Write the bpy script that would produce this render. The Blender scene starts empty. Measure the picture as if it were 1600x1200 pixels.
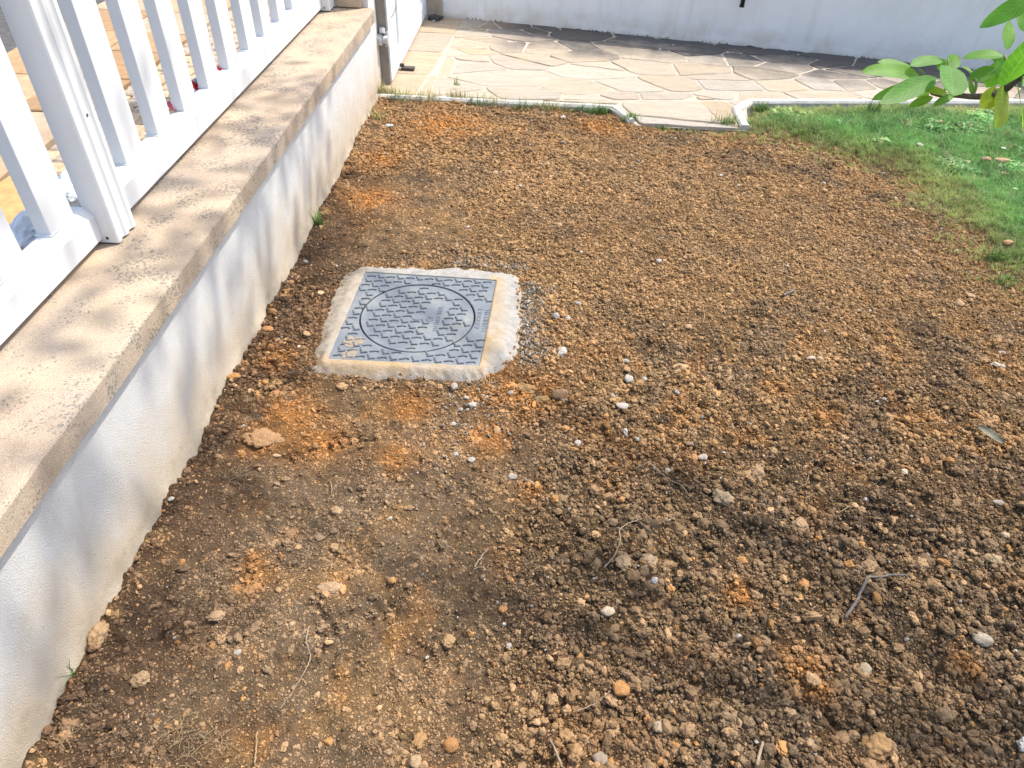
import bpy, bmesh, math, random
import numpy as np
from mathutils import Vector, Matrix, Euler

random.seed(7)
RNG = np.random.default_rng(7)
S = bpy.context.scene
COL = S.collection

# ------------------------------------------------------------------ camera
CAM_H, FPX = 1.6, 1110.0
CR = Vector((0.99844014, 0.04588046, 0.03181616))
CU = Vector((-0.05416225, 0.65757468, 0.75143995))
CF = Vector((-0.01355491, 0.75199104, -0.65903394))
CPOS = Vector((0, 0, CAM_H))
cam_data = bpy.data.cameras.new('camera')
cam = bpy.data.objects.new('camera', cam_data)
COL.objects.link(cam)
M3 = Matrix((CR, CU, -CF)).transposed()
cam.matrix_world = Matrix.Translation(CPOS) @ M3.to_4x4()
cam_data.sensor_fit = 'HORIZONTAL'
cam_data.sensor_width = 36.0
cam_data.lens = 36.0 * FPX / 1600.0
cam_data.clip_start = 0.02
cam_data.clip_end = 500
S.camera = cam

# ------------------------------------------------------------------ light
SUN_EL, SUN_AZ = math.radians(58), math.radians(54)      # azimuth from +y towards +x
SUN_DIR = Vector((math.cos(SUN_EL) * math.sin(SUN_AZ), math.cos(SUN_EL) * math.cos(SUN_AZ), math.sin(SUN_EL)))
world = bpy.data.worlds.new('World')
S.world = world
world.use_nodes = True
wn = world.node_tree
bg = wn.nodes['Background']
sky = wn.nodes.new('ShaderNodeTexSky')
sky.sky_type = 'NISHITA'
sky.sun_disc = False
sky.sun_elevation = SUN_EL
sky.sun_rotation = SUN_AZ
sky.air_density = 1.0
sky.dust_density = 2.5
sky.ozone_density = 1.0
wn.links.new(sky.outputs[0], bg.inputs[0])
bg.inputs[1].default_value = 0.15
sl = bpy.data.lights.new('sun', 'SUN')
sl.energy = 2.3
sl.angle = math.radians(1.4)
sl.color = (1.0, 0.94, 0.85)
sun = bpy.data.objects.new('sun', sl)
COL.objects.link(sun)
sun.rotation_euler = (-SUN_DIR).to_track_quat('-Z', 'Y').to_euler()
S.view_settings.view_transform = 'Standard'
S.view_settings.look = 'None'
S.view_settings.gamma = 1.0
S.view_settings.use_curve_mapping = False
S.view_settings.exposure = 1.08
S.cycles.max_bounces = 8
S.cycles.transparent_max_bounces = 8
S.cycles.use_denoising = True


# ------------------------------------------------------------------ measuring helpers
def ray(px, py):
    return CR * ((px - 800) / FPX) - CU * ((py - 600) / FPX) + CF


def at(px, py, z=0.0):
    """ground point (at height z) measured in the photograph"""
    d = ray(px, py)
    return CPOS + d * ((z - CAM_H) / d.z)


def deep(px, py, depth):
    return CPOS + ray(px, py) * depth


def project(p):
    d = Vector(p) - CPOS
    w = d.dot(CF)
    if w <= 0.01:
        return None
    return 800 + FPX * d.dot(CR) / w, 600 - FPX * d.dot(CU) / w


# ------------------------------------------------------------------ object helpers
def link(o, parent=None):
    COL.objects.link(o)
    if parent is not None:
        o.parent = parent
    return o


def tag(o, label=None, cat=None, group=None, kind=None):
    if label: o['label'] = label
    if cat: o['category'] = cat
    if group: o['group'] = group
    if kind: o['kind'] = kind
    return o


def empty(name, loc=(0, 0, 0), rz=0.0):
    o = bpy.data.objects.new(name, None)
    o.empty_display_size = 0.05
    o.location = loc
    o.rotation_euler = (0, 0, rz)
    return link(o)


def mesh_obj(name, verts, faces, mat, parent=None, smooth=False):
    me = bpy.data.meshes.new(name)
    me.from_pydata([tuple(v) for v in verts], [], faces)
    me.update()
    if mat: me.materials.append(mat)
    if smooth: me.polygons.foreach_set('use_smooth', [True] * len(me.polygons))
    return link(bpy.data.objects.new(name, me), parent)


def bm_obj(name, bm, mat, parent=None, smooth=False):
    bmesh.ops.recalc_face_normals(bm, faces=bm.faces)
    me = bpy.data.meshes.new(name)
    bm.to_mesh(me)
    bm.free()
    if mat: me.materials.append(mat)
    if smooth: me.polygons.foreach_set('use_smooth', [True] * len(me.polygons))
    return link(bpy.data.objects.new(name, me), parent)


def np_mesh(name, V, quads, attrs=None, smooth=True):
    me = bpy.data.meshes.new(name)
    V = np.ascontiguousarray(V, dtype=np.float32)
    n, m, k = len(V), len(quads), quads.shape[1]
    me.vertices.add(n)
    me.vertices.foreach_set('co', V.ravel())
    me.loops.add(m * k)
    me.loops.foreach_set('vertex_index', np.ascontiguousarray(quads, dtype=np.int32).ravel())
    me.polygons.add(m)
    me.polygons.foreach_set('loop_start', np.arange(0, m * k, k, dtype=np.int32))
    me.polygons.foreach_set('use_smooth', np.full(m, smooth, dtype=bool))
    me.update(calc_edges=True)
    for nm, (ty, data) in (attrs or {}).items():
        a = me.attributes.new(nm, ty, 'POINT')
        if ty == 'FLOAT_COLOR':
            d4 = np.ones((n, 4), dtype=np.float32)
            d4[:, :3] = data
            a.data.foreach_set('color', d4.ravel())
        elif ty == 'FLOAT_VECTOR':
            a.data.foreach_set('vector', np.ascontiguousarray(data, dtype=np.float32).ravel())
        else:
            a.data.foreach_set('value', np.ascontiguousarray(data))
    return me


def box(bm, lo, hi, bevel=0.0):
    r = bmesh.ops.create_cube(bm, size=1.0)
    vs = r['verts']
    for v in vs:
        v.co = Vector([lo[i] + (v.co[i] + 0.5) * (hi[i] - lo[i]) for i in range(3)])
    if bevel > 0:
        es = list({e for v in vs for e in v.link_edges})
        bmesh.ops.bevel(bm, geom=es, offset=bevel, segments=2, affect='EDGES', profile=0.6)


def prism(bm, prof, axis, a, b, flip=False):
    """extrude a 2-D profile along an axis ('x','y','z') from a to b"""
    def mk(p, t):
        if axis == 'y': return Vector((p[0], t, p[1]))
        if axis == 'z': return Vector((p[0], p[1], t))
        return Vector((t, p[0], p[1]))
    A = [bm.verts.new(mk(p, a)) for p in prof]
    B = [bm.verts.new(mk(p, b)) for p in prof]
    n = len(prof)
    for i in range(n):
        bm.faces.new((A[i], A[(i + 1) % n], B[(i + 1) % n], B[i]))
    bm.faces.new(A[::-1])
    bm.faces.new(B)


def tube_bm(bm, pts, radii, seg=8):
    pts = [Vector(p) for p in pts]
    rings = []
    up = Vector((0.13, 0.27, 0.95)).normalized()
    for i, p in enumerate(pts):
        t = (pts[min(i + 1, len(pts) - 1)] - pts[max(i - 1, 0)]).normalized()
        s = t.cross(up)
        if s.length < 0.05: s = t.cross(Vector((1, 0, 0)))
        s.normalize()
        q = s.cross(t)
        r = radii[i] if hasattr(radii, '__len__') else radii
        rings.append([bm.verts.new(p + (s * math.cos(2 * math.pi * k / seg) + q * math.sin(2 * math.pi * k / seg)) * r) for k in range(seg)])
    for a, b in zip(rings, rings[1:]):
        for k in range(seg):
            bm.faces.new((a[k], a[(k + 1) % seg], b[(k + 1) % seg], b[k]))
    bm.faces.new(rings[0][::-1])
    bm.faces.new(rings[-1])


def smooth_path(pts, n=6):
    pts = [Vector(p) for p in pts]
    out = []
    for i in range(len(pts) - 1):
        p0, p1, p2, p3 = pts[max(i - 1, 0)], pts[i], pts[i + 1], pts[min(i + 2, len(pts) - 1)]
        for k in range(n):
            t = k / n
            out.append(0.5 * ((2 * p1) + (p2 - p0) * t + (2 * p0 - 5 * p1 + 4 * p2 - p3) * t * t + (3 * p1 - p0 - 3 * p2 + p3) * t ** 3))
    out.append(pts[-1])
    return out


# ------------------------------------------------------------------ numpy noise
def _h(ix, iy, s):
    n = (ix.astype(np.int64) * 374761393 + iy.astype(np.int64) * 668265263 + s * 974634777) & 0x7fffffff
    n = ((n ^ (n >> 13)) * 1274126177) & 0x7fffffff
    n = ((n ^ (n >> 16)) * 1911520717) & 0x7fffffff
    return ((n ^ (n >> 15)) & 0xffffff) / float(0x1000000)


def vnoise(x, y, s=0):
    ix, iy = np.floor(x), np.floor(y)
    fx, fy = x - ix, y - iy
    fx = fx * fx * (3 - 2 * fx)
    fy = fy * fy * (3 - 2 * fy)
    a, b = _h(ix, iy, s), _h(ix + 1, iy, s)
    c, d = _h(ix, iy + 1, s), _h(ix + 1, iy + 1, s)
    return (a + (b - a) * fx) * (1 - fy) + (c + (d - c) * fx) * fy


def fbm(x, y, s=0, o=4):
    v, a, t = 0, 1.0, 0
    for i in range(o):
        v = v + a * vnoise(x * 2 ** i + 17.3 * i, y * 2 ** i - 9.1 * i, s + i)
        t += a
        a *= 0.5
    return v / t


def worley(x, y, cell, s):
    gx, gy = x / cell, y / cell
    ix, iy = np.floor(gx), np.floor(gy)
    best = np.full(x.shape, 9.0)
    bid = np.zeros(x.shape)
    for dx in (-1, 0, 1):
        for dy in (-1, 0, 1):
            cx, cy = ix + dx, iy + dy
            px, py = cx + _h(cx, cy, s), cy + _h(cx, cy, s + 1)
            d = np.hypot(gx - px, gy - py)
            m = d < best
            best = np.where(m, d, best)
            bid = np.where(m, _h(cx, cy, s + 2), bid)
    return best, bid


def sstep(a, b, x):
    t = np.clip((x - a) / (b - a), 0, 1)
    return t * t * (3 - 2 * t)


# ------------------------------------------------------------------ materials
def nmat(name, rough=0.8, spec=0.3):
    m = bpy.data.materials.new(name)
    m.use_nodes = True
    nt = m.node_tree
    b = nt.nodes['Principled BSDF']
    b.inputs['Roughness'].default_value = rough
    b.inputs['Specular IOR Level'].default_value = spec
    return m, nt, b


def N(nt, typ, **kw):
    n = nt.nodes.new(typ)
    for k, v in kw.items():
        if k in n.inputs: n.inputs[k].default_value = v
        else: setattr(n, k, v)
    return n


def pos(nt):
    return N(nt, 'ShaderNodeNewGeometry').outputs['Position']


def objco(nt):
    return N(nt, 'ShaderNodeTexCoord').outputs['Object']


def noise(nt, vec, scale, detail=4.0, rough=0.6, dist=0.0):
    n = N(nt, 'ShaderNodeTexNoise')
    n.inputs['Scale'].default_value = scale
    n.inputs['Detail'].default_value = detail
    n.inputs['Roughness'].default_value = rough
    n.inputs['Distortion'].default_value = dist
    nt.links.new(vec, n.inputs['Vector'])
    return n.outputs['Fac']


def ramp(nt, fac, stops):
    r = N(nt, 'ShaderNodeValToRGB')
    el = r.color_ramp.elements
    while len(el) < len(stops): el.new(0.5)
    for e, (p, c) in zip(el, stops):
        e.position = p
        e.color = (c, c, c, 1) if not hasattr(c, '__len__') else (*c, 1)
    nt.links.new(fac, r.inputs[0])
    return r.outputs[0]


def mix(nt, fac, a, b, mode='MIX'):
    m = N(nt, 'ShaderNodeMix')
    m.data_type = 'RGBA'
    m.blend_type = mode
    for sock, v in ((m.inputs[0], fac), (m.inputs[6], a), (m.inputs[7], b)):
        if hasattr(v, 'links'): nt.links.new(v, sock)
        elif hasattr(v, '__len__'): sock.default_value = (*v[:3], 1)
        else: sock.default_value = v
    return m.outputs[2]


def math_n(nt, op, a, b=0.0, c=None):
    m = N(nt, 'ShaderNodeMath')
    m.operation = op
    for i, v in enumerate((a, b) if c is None else (a, b, c)):
        if hasattr(v, 'links'): nt.links.new(v, m.inputs[i])
        else: m.inputs[i].default_value = v
    return m.outputs[0]


def bump(nt, bsdf, height, strength, dist=0.01):
    b = N(nt, 'ShaderNodeBump')
    b.inputs['Strength'].default_value = strength
    b.inputs['Distance'].default_value = dist
    nt.links.new(height, b.inputs['Height'])
    nt.links.new(b.outputs[0], bsdf.inputs['Normal'])


def setc(nt, bsdf, v, sock='Base Color'):
    if hasattr(v, 'links'): nt.links.new(v, bsdf.inputs[sock])
    elif hasattr(v, '__len__'): bsdf.inputs[sock].default_value = (*v, 1)
    else: bsdf.inputs[sock].default_value = v


def attr_col(nt, name, typ='GEOMETRY'):
    a = N(nt, 'ShaderNodeAttribute')
    a.attribute_type = typ
    a.attribute_name = name
    return a.outputs['Color']


def plain(name, col, rough=0.6, spec=0.3, var=0.15, scale=60, bmp=0.0, bscale=200, metal=0.0):
    m, nt, b = nmat(name, rough, spec)
    p = objco(nt)
    f = noise(nt, p, scale, 5)
    lo = [c * (1 - var) for c in col]
    hi = [min(1, c * (1 + var)) for c in col]
    setc(nt, b, ramp(nt, f, [(0.3, lo), (0.7, hi)]))
    b.inputs['Metallic'].default_value = metal
    if bmp: bump(nt, b, noise(nt, p, bscale, 3), bmp, 0.003)
    return m


def soil_shader(name, src):
    m, nt, b = nmat(name, 0.95, 0.12)
    p = pos(nt)
    if src == 'object':
        oi = N(nt, 'ShaderNodeObjectInfo')
        c = oi.outputs['Color']
    else:
        c = attr_col(nt, 'tint', src)
    f1 = ramp(nt, noise(nt, p, 230, 5, 0.7), [(0.25, 0.5), (0.75, 1.45)])
    f2 = ramp(nt, noise(nt, p, 38, 4, 0.6), [(0.3, 0.8), (0.7, 1.18)])
    c = mix(nt, 1.0, c, f1, 'MULTIPLY')
    c = mix(nt, 1.0, c, f2, 'MULTIPLY')
    grit = ramp(nt, noise(nt, p, 520, 2, 0.5), [(0.66, 0.0), (0.72, 0.45)])
    c = mix(nt, grit, c, (0.44, 0.28, 0.15))
    pit = ramp(nt, noise(nt, p, 330, 3, 0.6), [(0.30, 0.6), (0.38, 0.0)])
    c = mix(nt, pit, c, (0.07, 0.048, 0.032))
    setc(nt, b, c)
    h = math_n(nt, 'ADD', noise(nt, p, 160, 6, 0.75), math_n(nt, 'MULTIPLY', noise(nt, p, 700, 4, 0.7), 0.4))
    if src == 'GEOMETRY': h = math_n(nt, 'ADD', h, math_n(nt, 'MULTIPLY', noise(nt, p, 55, 5, 0.7), 2.2))
    bump(nt, b, h, 1.0 if src == 'GEOMETRY' else 0.6, 0.011 if src == 'GEOMETRY' else 0.0025)
    return m


M = {}
M['soil'] = soil_shader('soil', 'GEOMETRY')
M['crumb'] = soil_shader('crumb', 'INSTANCER')
M['clod'] = soil_shader('clod', 'object')


def stone_shader(name):
    m, nt, b = nmat(name, 0.85, 0.25)
    p = pos(nt)
    oi = N(nt, 'ShaderNodeObjectInfo')
    c = oi.outputs['Color']
    c = mix(nt, 1.0, c, ramp(nt, noise(nt, p, 120, 5, 0.7), [(0.25, 0.6), (0.75, 1.3)]), 'MULTIPLY')
    dirt = ramp(nt, noise(nt, p, 60, 4, 0.7), [(0.52, 0.0), (0.68, 0.6)])
    c = mix(nt, dirt, c, (0.20, 0.125, 0.07))
    setc(nt, b, c)
    bump(nt, b, noise(nt, p, 260, 5, 0.7), 0.9, 0.005)
    return m


M['stone'] = stone_shader('stone')


def plaster(name, base, stain_z=None, rot_bump=0.85, cool=None):
    m, nt, b = nmat(name, 0.9, 0.2)
    p = pos(nt)
    c = ramp(nt, noise(nt, p, 3.0, 6, 0.65), [(0.3, [v * 0.9 for v in base]), (0.7, base)])
    if stain_z:
        sx = N(nt, 'ShaderNodeSeparateXYZ')
        nt.links.new(p, sx.inputs[0])
        n1 = noise(nt, p, 7.0, 5, 0.65)
        zz = math_n(nt, 'ADD', sx.outputs[2], math_n(nt, 'MULTIPLY', math_n(nt, 'SUBTRACT', n1, 0.5), 0.35))
        k = N(nt, 'ShaderNodeMapRange')
        nt.links.new(zz, k.inputs[0])
        k.inputs[1].default_value, k.inputs[2].default_value = stain_z[0], stain_z[1]
        k.inputs[3].default_value, k.inputs[4].default_value = stain_z[2], 0.0
        c = mix(nt, k.outputs[0], c, (0.60, 0.44, 0.24))
        k2 = N(nt, 'ShaderNodeMapRange')
        nt.links.new(zz, k2.inputs[0])
        k2.inputs[1].default_value, k2.inputs[2].default_value = 0.0, 0.07
        k2.inputs[3].default_value, k2.inputs[4].default_value = 0.8 * stain_z[2], 0.0
        c = mix(nt, k2.outputs[0], c, (0.42, 0.36, 0.29))
    # faint rain streaks
    mp = N(nt, 'ShaderNodeMapping')
    mp.inputs['Scale'].default_value = (14, 14, 0.9)
    nt.links.new(p, mp.inputs[0])
    st = ramp(nt, noise(nt, mp.outputs[0], 1.0, 5, 0.65), [(0.5, 0.0), (0.8, 0.28)])
    c = mix(nt, st, c, (0.46, 0.44, 0.39))
    sp = ramp(nt, noise(nt, p, 45, 3, 0.6), [(0.70, 0.0), (0.78, 0.5)])
    c = mix(nt, sp, c, (0.40, 0.37, 0.31))
    setc(nt, b, c)
    h = math_n(nt, 'ADD', noise(nt, p, 260, 5, 0.75), math_n(nt, 'MULTIPLY', noise(nt, p, 22, 3, 0.6), 0.5))
    bump(nt, b, h, rot_bump, 0.008)
    return m


M['plaster'] = plaster('wall_plaster', (0.83, 0.815, 0.78), (-0.02, 0.33, 0.85))
M['back_plaster'] = plaster('rear_plaster', (0.86, 0.86, 0.86), (0.02, 0.16, 0.35), 0.3)


def coping_mat():
    m, nt, b = nmat('coping_stone', 0.9, 0.15)
    p = pos(nt)
    c = ramp(nt, noise(nt, p, 5.0, 7, 0.7), [(0.3, (0.42, 0.318, 0.23)), (0.5, (0.53, 0.412, 0.295)), (0.72, (0.61, 0.475, 0.32))])
    c = mix(nt, ramp(nt, noise(nt, p, 2.2, 4, 0.6), [(0.42, 0.0), (0.65, 0.55)]), c, (0.40, 0.355, 0.305))
    # lichen specks
    v = N(nt, 'ShaderNodeTexVoronoi')
    v.inputs['Scale'].default_value = 105
    v.inputs['Randomness'].default_value = 1.0
    wv = N(nt, 'ShaderNodeVectorMath')
    wv.operation = 'ADD'
    nn = N(nt, 'ShaderNodeTexNoise')
    nn.inputs['Scale'].default_value = 130
    nt.links.new(p, nn.inputs['Vector'])
    sc = N(nt, 'ShaderNodeVectorMath')
    sc.operation = 'SCALE'
    sc.inputs['Scale'].default_value = 0.012
    nt.links.new(nn.outputs['Color'], sc.inputs[0])
    nt.links.new(p, wv.inputs[0])
    nt.links.new(sc.outputs[0], wv.inputs[1])
    nt.links.new(wv.outputs[0], v.inputs['Vector'])
    lim = math_n(nt, 'MULTIPLY', ramp(nt, noise(nt, p, 9, 4, 0.6), [(0.40, 0.0), (0.62, 1.0)]), 0.50)
    spk = math_n(nt, 'LESS_THAN', v.outputs['Distance'], lim)
    c = mix(nt, math_n(nt, 'MULTIPLY', spk, 0.72), c, (0.21, 0.195, 0.17))
    fine = ramp(nt, noise(nt, p, 420, 3, 0.6), [(0.3, 0.6), (0.7, 1.3)])
    c = mix(nt, 1.0, c, fine, 'MULTIPLY')
    setc(nt, b, c)
    bump(nt, b, math_n(nt, 'ADD', noise(nt, p, 350, 4, 0.7), noise(nt, p, 40, 4, 0.6)), 0.5, 0.004)
    return m


M['coping'] = coping_mat()


def pvc_mat():
    m, nt, b = nmat('white_plastic', 0.38, 0.4)
    p = pos(nt)
    d = ramp(nt, noise(nt, p, 9, 6, 0.7), [(0.45, 0.0), (0.8, 0.3)])
    c = mix(nt, d, (0.72, 0.72, 0.715), (0.58, 0.56, 0.52))
    setc(nt, b, c)
    setc(nt, b, ramp(nt, noise(nt, p, 25, 4), [(0.3, 0.3), (0.7, 0.5)]), 'Roughness')
    return m


M['pvc'] = pvc_mat()
M['gate'] = plain('gate_paint', (0.78, 0.80, 0.82), 0.4, 0.4, 0.04, 6)
M['screw'] = plain('screw_metal', (0.18, 0.17, 0.16), 0.45, 0.5, 0.2, 80, metal=0.8)
M['dark_iron'] = plain('dark_iron', (0.06, 0.055, 0.05), 0.6, 0.3, 0.3, 80, 0.3)
M['grey_conduit'] = plain('grey_conduit', (0.27, 0.28, 0.29), 0.55, 0.3, 0.15, 40)
M['grey_fitting'] = plain('grey_fitting', (0.5, 0.51, 0.52), 0.5, 0.3, 0.12, 40)
M['black_pipe'] = plain('black_pipe', (0.02, 0.021, 0.024), 0.45, 0.4, 0.2, 40)
M['mortar'] = plain('mortar', (0.49, 0.42, 0.33), 0.95, 0.1, 0.2, 18, 0.6, 150)
M['kerb'] = plain('kerb_concrete', (0.52, 0.50, 0.455), 0.9, 0.15, 0.16, 14, 0.5, 120)
M['root'] = plain('root_fibre', (0.30, 0.23, 0.155), 0.9, 0.1, 0.3, 90, 0.5, 200)
M['dark_root'] = plain('dark_root', (0.17, 0.145, 0.12), 0.9, 0.1, 0.3, 90, 0.5, 200)
M['straw'] = plain('straw', (0.34, 0.255, 0.145), 0.85, 0.2, 0.25, 60)
M['bark'] = plain('branch_bark', (0.13, 0.10, 0.075), 0.9, 0.1, 0.35, 120, 0.7, 160)
M['twig_green'] = plain('green_twig', (0.24, 0.27, 0.09), 0.7, 0.3, 0.2, 90)


def flag_mat():
    m, nt, b = nmat('flagstone', 0.8, 0.25)
    p = pos(nt)
    oi = N(nt, 'ShaderNodeObjectInfo')
    c = oi.outputs['Color']
    mp = N(nt, 'ShaderNodeMapping')
    mp.inputs['Scale'].default_value = (5, 22, 5)
    mp.inputs['Rotation'].default_value = (0, 0, 0.35)
    nt.links.new(p, mp.inputs[0])
    c = mix(nt, 1.0, c, ramp(nt, noise(nt, mp.outputs[0], 1.0, 6, 0.7, 1.2), [(0.25, 0.78), (0.75, 1.16)]), 'MULTIPLY')
    c = mix(nt, ramp(nt, noise(nt, p, 6, 5, 0.65), [(0.52, 0.0), (0.74, 0.4)]), c, (0.50, 0.36, 0.21))
    # black algae stain in a wandering strip at the foot of the rear wall
    sx = N(nt, 'ShaderNodeSeparateXYZ')
    nt.links.new(p, sx.inputs[0])
    d = math_n(nt, 'ADD', math_n(nt, 'MULTIPLY', sx.outputs[0], -0.180), math_n(nt, 'MULTIPLY', sx.outputs[1], -0.9837))
    d = math_n(nt, 'ADD', d, 6.022)
    wob = math_n(nt, 'MULTIPLY', math_n(nt, 'SUBTRACT', noise(nt, p, 3.2, 6, 0.7), 0.5), 0.75)
    d2 = math_n(nt, 'ADD', d, wob)
    rd = math_n(nt, 'MULTIPLY', math_n(nt, 'SUBTRACT', oi.outputs['Random'], 0.5), 0.34)
    d2 = math_n(nt, 'ADD', d2, rd)
    k = N(nt, 'ShaderNodeMapRange')
    nt.links.new(d2, k.inputs[0])
    k.inputs[1].default_value, k.inputs[2].default_value = 0.30, 0.66
    k.inputs[3].default_value, k.inputs[4].default_value = 0.85, 0.0
    kl = N(nt, 'ShaderNodeMapRange')
    nt.links.new(sx.outputs[0], kl.inputs[0])
    kl.inputs[1].default_value, kl.inputs[2].default_value = -0.65, -0.1
    kk = math_n(nt, 'MULTIPLY', k.outputs[0], kl.outputs[0])
    c = mix(nt, kk, c, (0.062, 0.062, 0.066))
    c = mix(nt, ramp(nt, noise(nt, p, 28, 6, 0.75), [(0.52, 0.0), (0.72, 0.45)]), c, (0.27, 0.23, 0.18))
    setc(nt, b, c)
    bump(nt, b, math_n(nt, 'ADD', noise(nt, mp.outputs[0], 2.5, 7, 0.75), noise(nt, p, 120, 4, 0.7)), 0.7, 0.012)
    return m


M['flag'] = flag_mat()


def lid_mat():
    m, nt, b = nmat('cover_polymer', 0.55, 0.4)
    p = objco(nt)
    c = ramp(nt, noise(nt, p, 9, 6, 0.7), [(0.3, (0.12, 0.14, 0.175)), (0.52, (0.185, 0.205, 0.225)), (0.72, (0.265, 0.27, 0.245))])
    c = mix(nt, ramp(nt, noise(nt, p, 150, 4, 0.7), [(0.5, 0.0), (0.75, 0.4)]), c, (0.30, 0.29, 0.26))
    setc(nt, b, c)
    bump(nt, b, noise(nt, p, 300, 3, 0.6), 0.25, 0.002)
    return m


M['lid'] = lid_mat()
M['tread'] = plain('shaded_tread', (0.115, 0.128, 0.148), 0.5, 0.4, 0.35, 60)  # bars coloured darker than the lid to paint in their shaded sides
M['groove'] = plain('cover_gap', (0.03, 0.032, 0.036), 0.7, 0.3, 0.3, 50)


def collar_mat():
    m, nt, b = nmat('collar_concrete', 0.95, 0.12)
    p = pos(nt)
    a = attr_col(nt, 'stain')
    c = ramp(nt, noise(nt, p, 22, 6, 0.7), [(0.3, (0.29, 0.27, 0.24)), (0.7, (0.44, 0.42, 0.38))])
    c = mix(nt, a, c, ramp(nt, noise(nt, p, 30, 5, 0.65), [(0.3, (0.42, 0.27, 0.125)), (0.7, (0.52, 0.40, 0.25))]))
    c = mix(nt, ramp(nt, noise(nt, p, 240, 3, 0.6), [(0.66, 0.0), (0.74, 0.6)]), c, (0.25, 0.22, 0.19))
    setc(nt, b, c)
    bump(nt, b, math_n(nt, 'ADD', noise(nt, p, 200, 5, 0.75), noise(nt, p, 60, 4, 0.6)), 0.7, 0.006)
    return m


M['collar'] = collar_mat()


def leaf_mat(name, a, b2, trans, dirt=0.0):
    m, nt, b = nmat(name, 0.5, 0.28)
    uv = N(nt, 'ShaderNodeUVMap')
    sx = N(nt, 'ShaderNodeSeparateXYZ')
    nt.links.new(uv.outputs[0], sx.inputs[0])
    oi = N(nt, 'ShaderNodeObjectInfo')
    # veins: midrib and slanted side veins in leaf coordinates
    ax = math_n(nt, 'ABSOLUTE', math_n(nt, 'SUBTRACT', sx.outputs[0], 0.5))
    rib = math_n(nt, 'LESS_THAN', ax, 0.018)
    ph = math_n(nt, 'FRACT', math_n(nt, 'MULTIPLY', math_n(nt, 'SUBTRACT', sx.outputs[1], math_n(nt, 'MULTIPLY', ax, 0.55)), 9.0))
    side = ramp(nt, math_n(nt, 'ABSOLUTE', math_n(nt, 'SUBTRACT', ph, 0.5)), [(0.0, 0.6), (0.16, 0.0)])
    c = ramp(nt, oi.outputs['Random'], [(0.0, a), (1.0, b2)])
    c = mix(nt, 1.0, c, ramp(nt, noise(nt, objco(nt), 30, 5, 0.6), [(0.3, 0.8), (0.7, 1.15)]), 'MULTIPLY')
    vein = math_n(nt, 'MAXIMUM', math_n(nt, 'MULTIPLY', rib, 0.7), side)
    c = mix(nt, math_n(nt, 'MULTIPLY', vein, 0.3), c, [min(1, v * 1.9) for v in b2])
    setc(nt, b, c)
    bump(nt, b, side, -0.35, 0.002)
    tr = N(nt, 'ShaderNodeBsdfTranslucent')
    tc = mix(nt, 1.0, c, (1.9, 1.8, 0.7), 'MULTIPLY')
    nt.links.new(tc, tr.inputs[0])
    ms = N(nt, 'ShaderNodeMixShader')
    ms.inputs[0].default_value = trans
    nt.links.new(b.outputs[0], ms.inputs[1])
    nt.links.new(tr.outputs[0], ms.inputs[2])
    nt.links.new(ms.outputs[0], nt.nodes['Material Output'].inputs[0])
    return m


M['leaf'] = leaf_mat('magnolia_leaf', (0.10, 0.27, 0.045), (0.17, 0.37, 0.07), 0.5)


def grass_mat():
    m, nt, b = nmat('grass_blade', 0.5, 0.35)
    c = attr_col(nt, 'tint', 'INSTANCER')
    c = mix(nt, 1.0, c, ramp(nt, noise(nt, pos(nt), 160, 3), [(0.3, 0.75), (0.7, 1.25)]), 'MULTIPLY')
    setc(nt, b, c)
    tr = N(nt, 'ShaderNodeBsdfTranslucent')
    nt.links.new(c, tr.inputs[0])
    ms = N(nt, 'ShaderNodeMixShader')
    ms.inputs[0].default_value = 0.35
    nt.links.new(b.outputs[0], ms.inputs[1])
    nt.links.new(tr.outputs[0], ms.inputs[2])
    nt.links.new(ms.outputs[0], nt.nodes['Material Output'].inputs[0])
    return m


M['grass'] = grass_mat()


def tuft_mat(name, c0):
    m, nt, b = nmat(name, 0.55, 0.3)
    c = ramp(nt, noise(nt, pos(nt), 40, 4), [(0.3, [v * 0.6 for v in c0]), (0.7, c0)])
    setc(nt, b, c)
    return m


M['tuft_green'] = tuft_mat('tuft_green', (0.19, 0.32, 0.07))
M['tuft_dry'] = tuft_mat('tuft_dry', (0.44, 0.42, 0.17))

# ------------------------------------------------------------------ yard layout
WALL_X = -0.98
LAWN = [(0.98, 4.30), (1.10, 4.17), (1.38, 4.08), (1.58, 3.99), (1.76, 3.78), (1.93, 3.68), (1.97, 3.49), (1.90, 3.31), (1.99, 3.19),
        (2.04, 2.92), (1.99, 2.72), (2.10, 2.55), (2.45, 2.30), (3.2, 2.0), (6.5, 1.4), (6.5, 5.4), (1.40, 4.57), (1.29, 4.36)]


def poly_sd(x, y, poly):
    """signed distance, negative inside"""
    d = np.full(x.shape, 1e9)
    ins = np.zeros(x.shape, dtype=bool)
    n = len(poly)
    for i in range(n):
        x1, y1 = poly[i]
        x2, y2 = poly[(i + 1) % n]
        ex, ey = x2 - x1, y2 - y1
        t = np.clip(((x - x1) * ex + (y - y1) * ey) / (ex * ex + ey * ey), 0, 1)
        d = np.minimum(d, np.hypot(x - x1 - t * ex, y - y1 - t * ey))
        c = ((y1 > y) != (y2 > y)) & (x < (x2 - x1) * (y - y1) / (y2 - y1 + 1e-12) + x1)
        ins ^= c
    return np.where(ins, -d, d)


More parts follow.
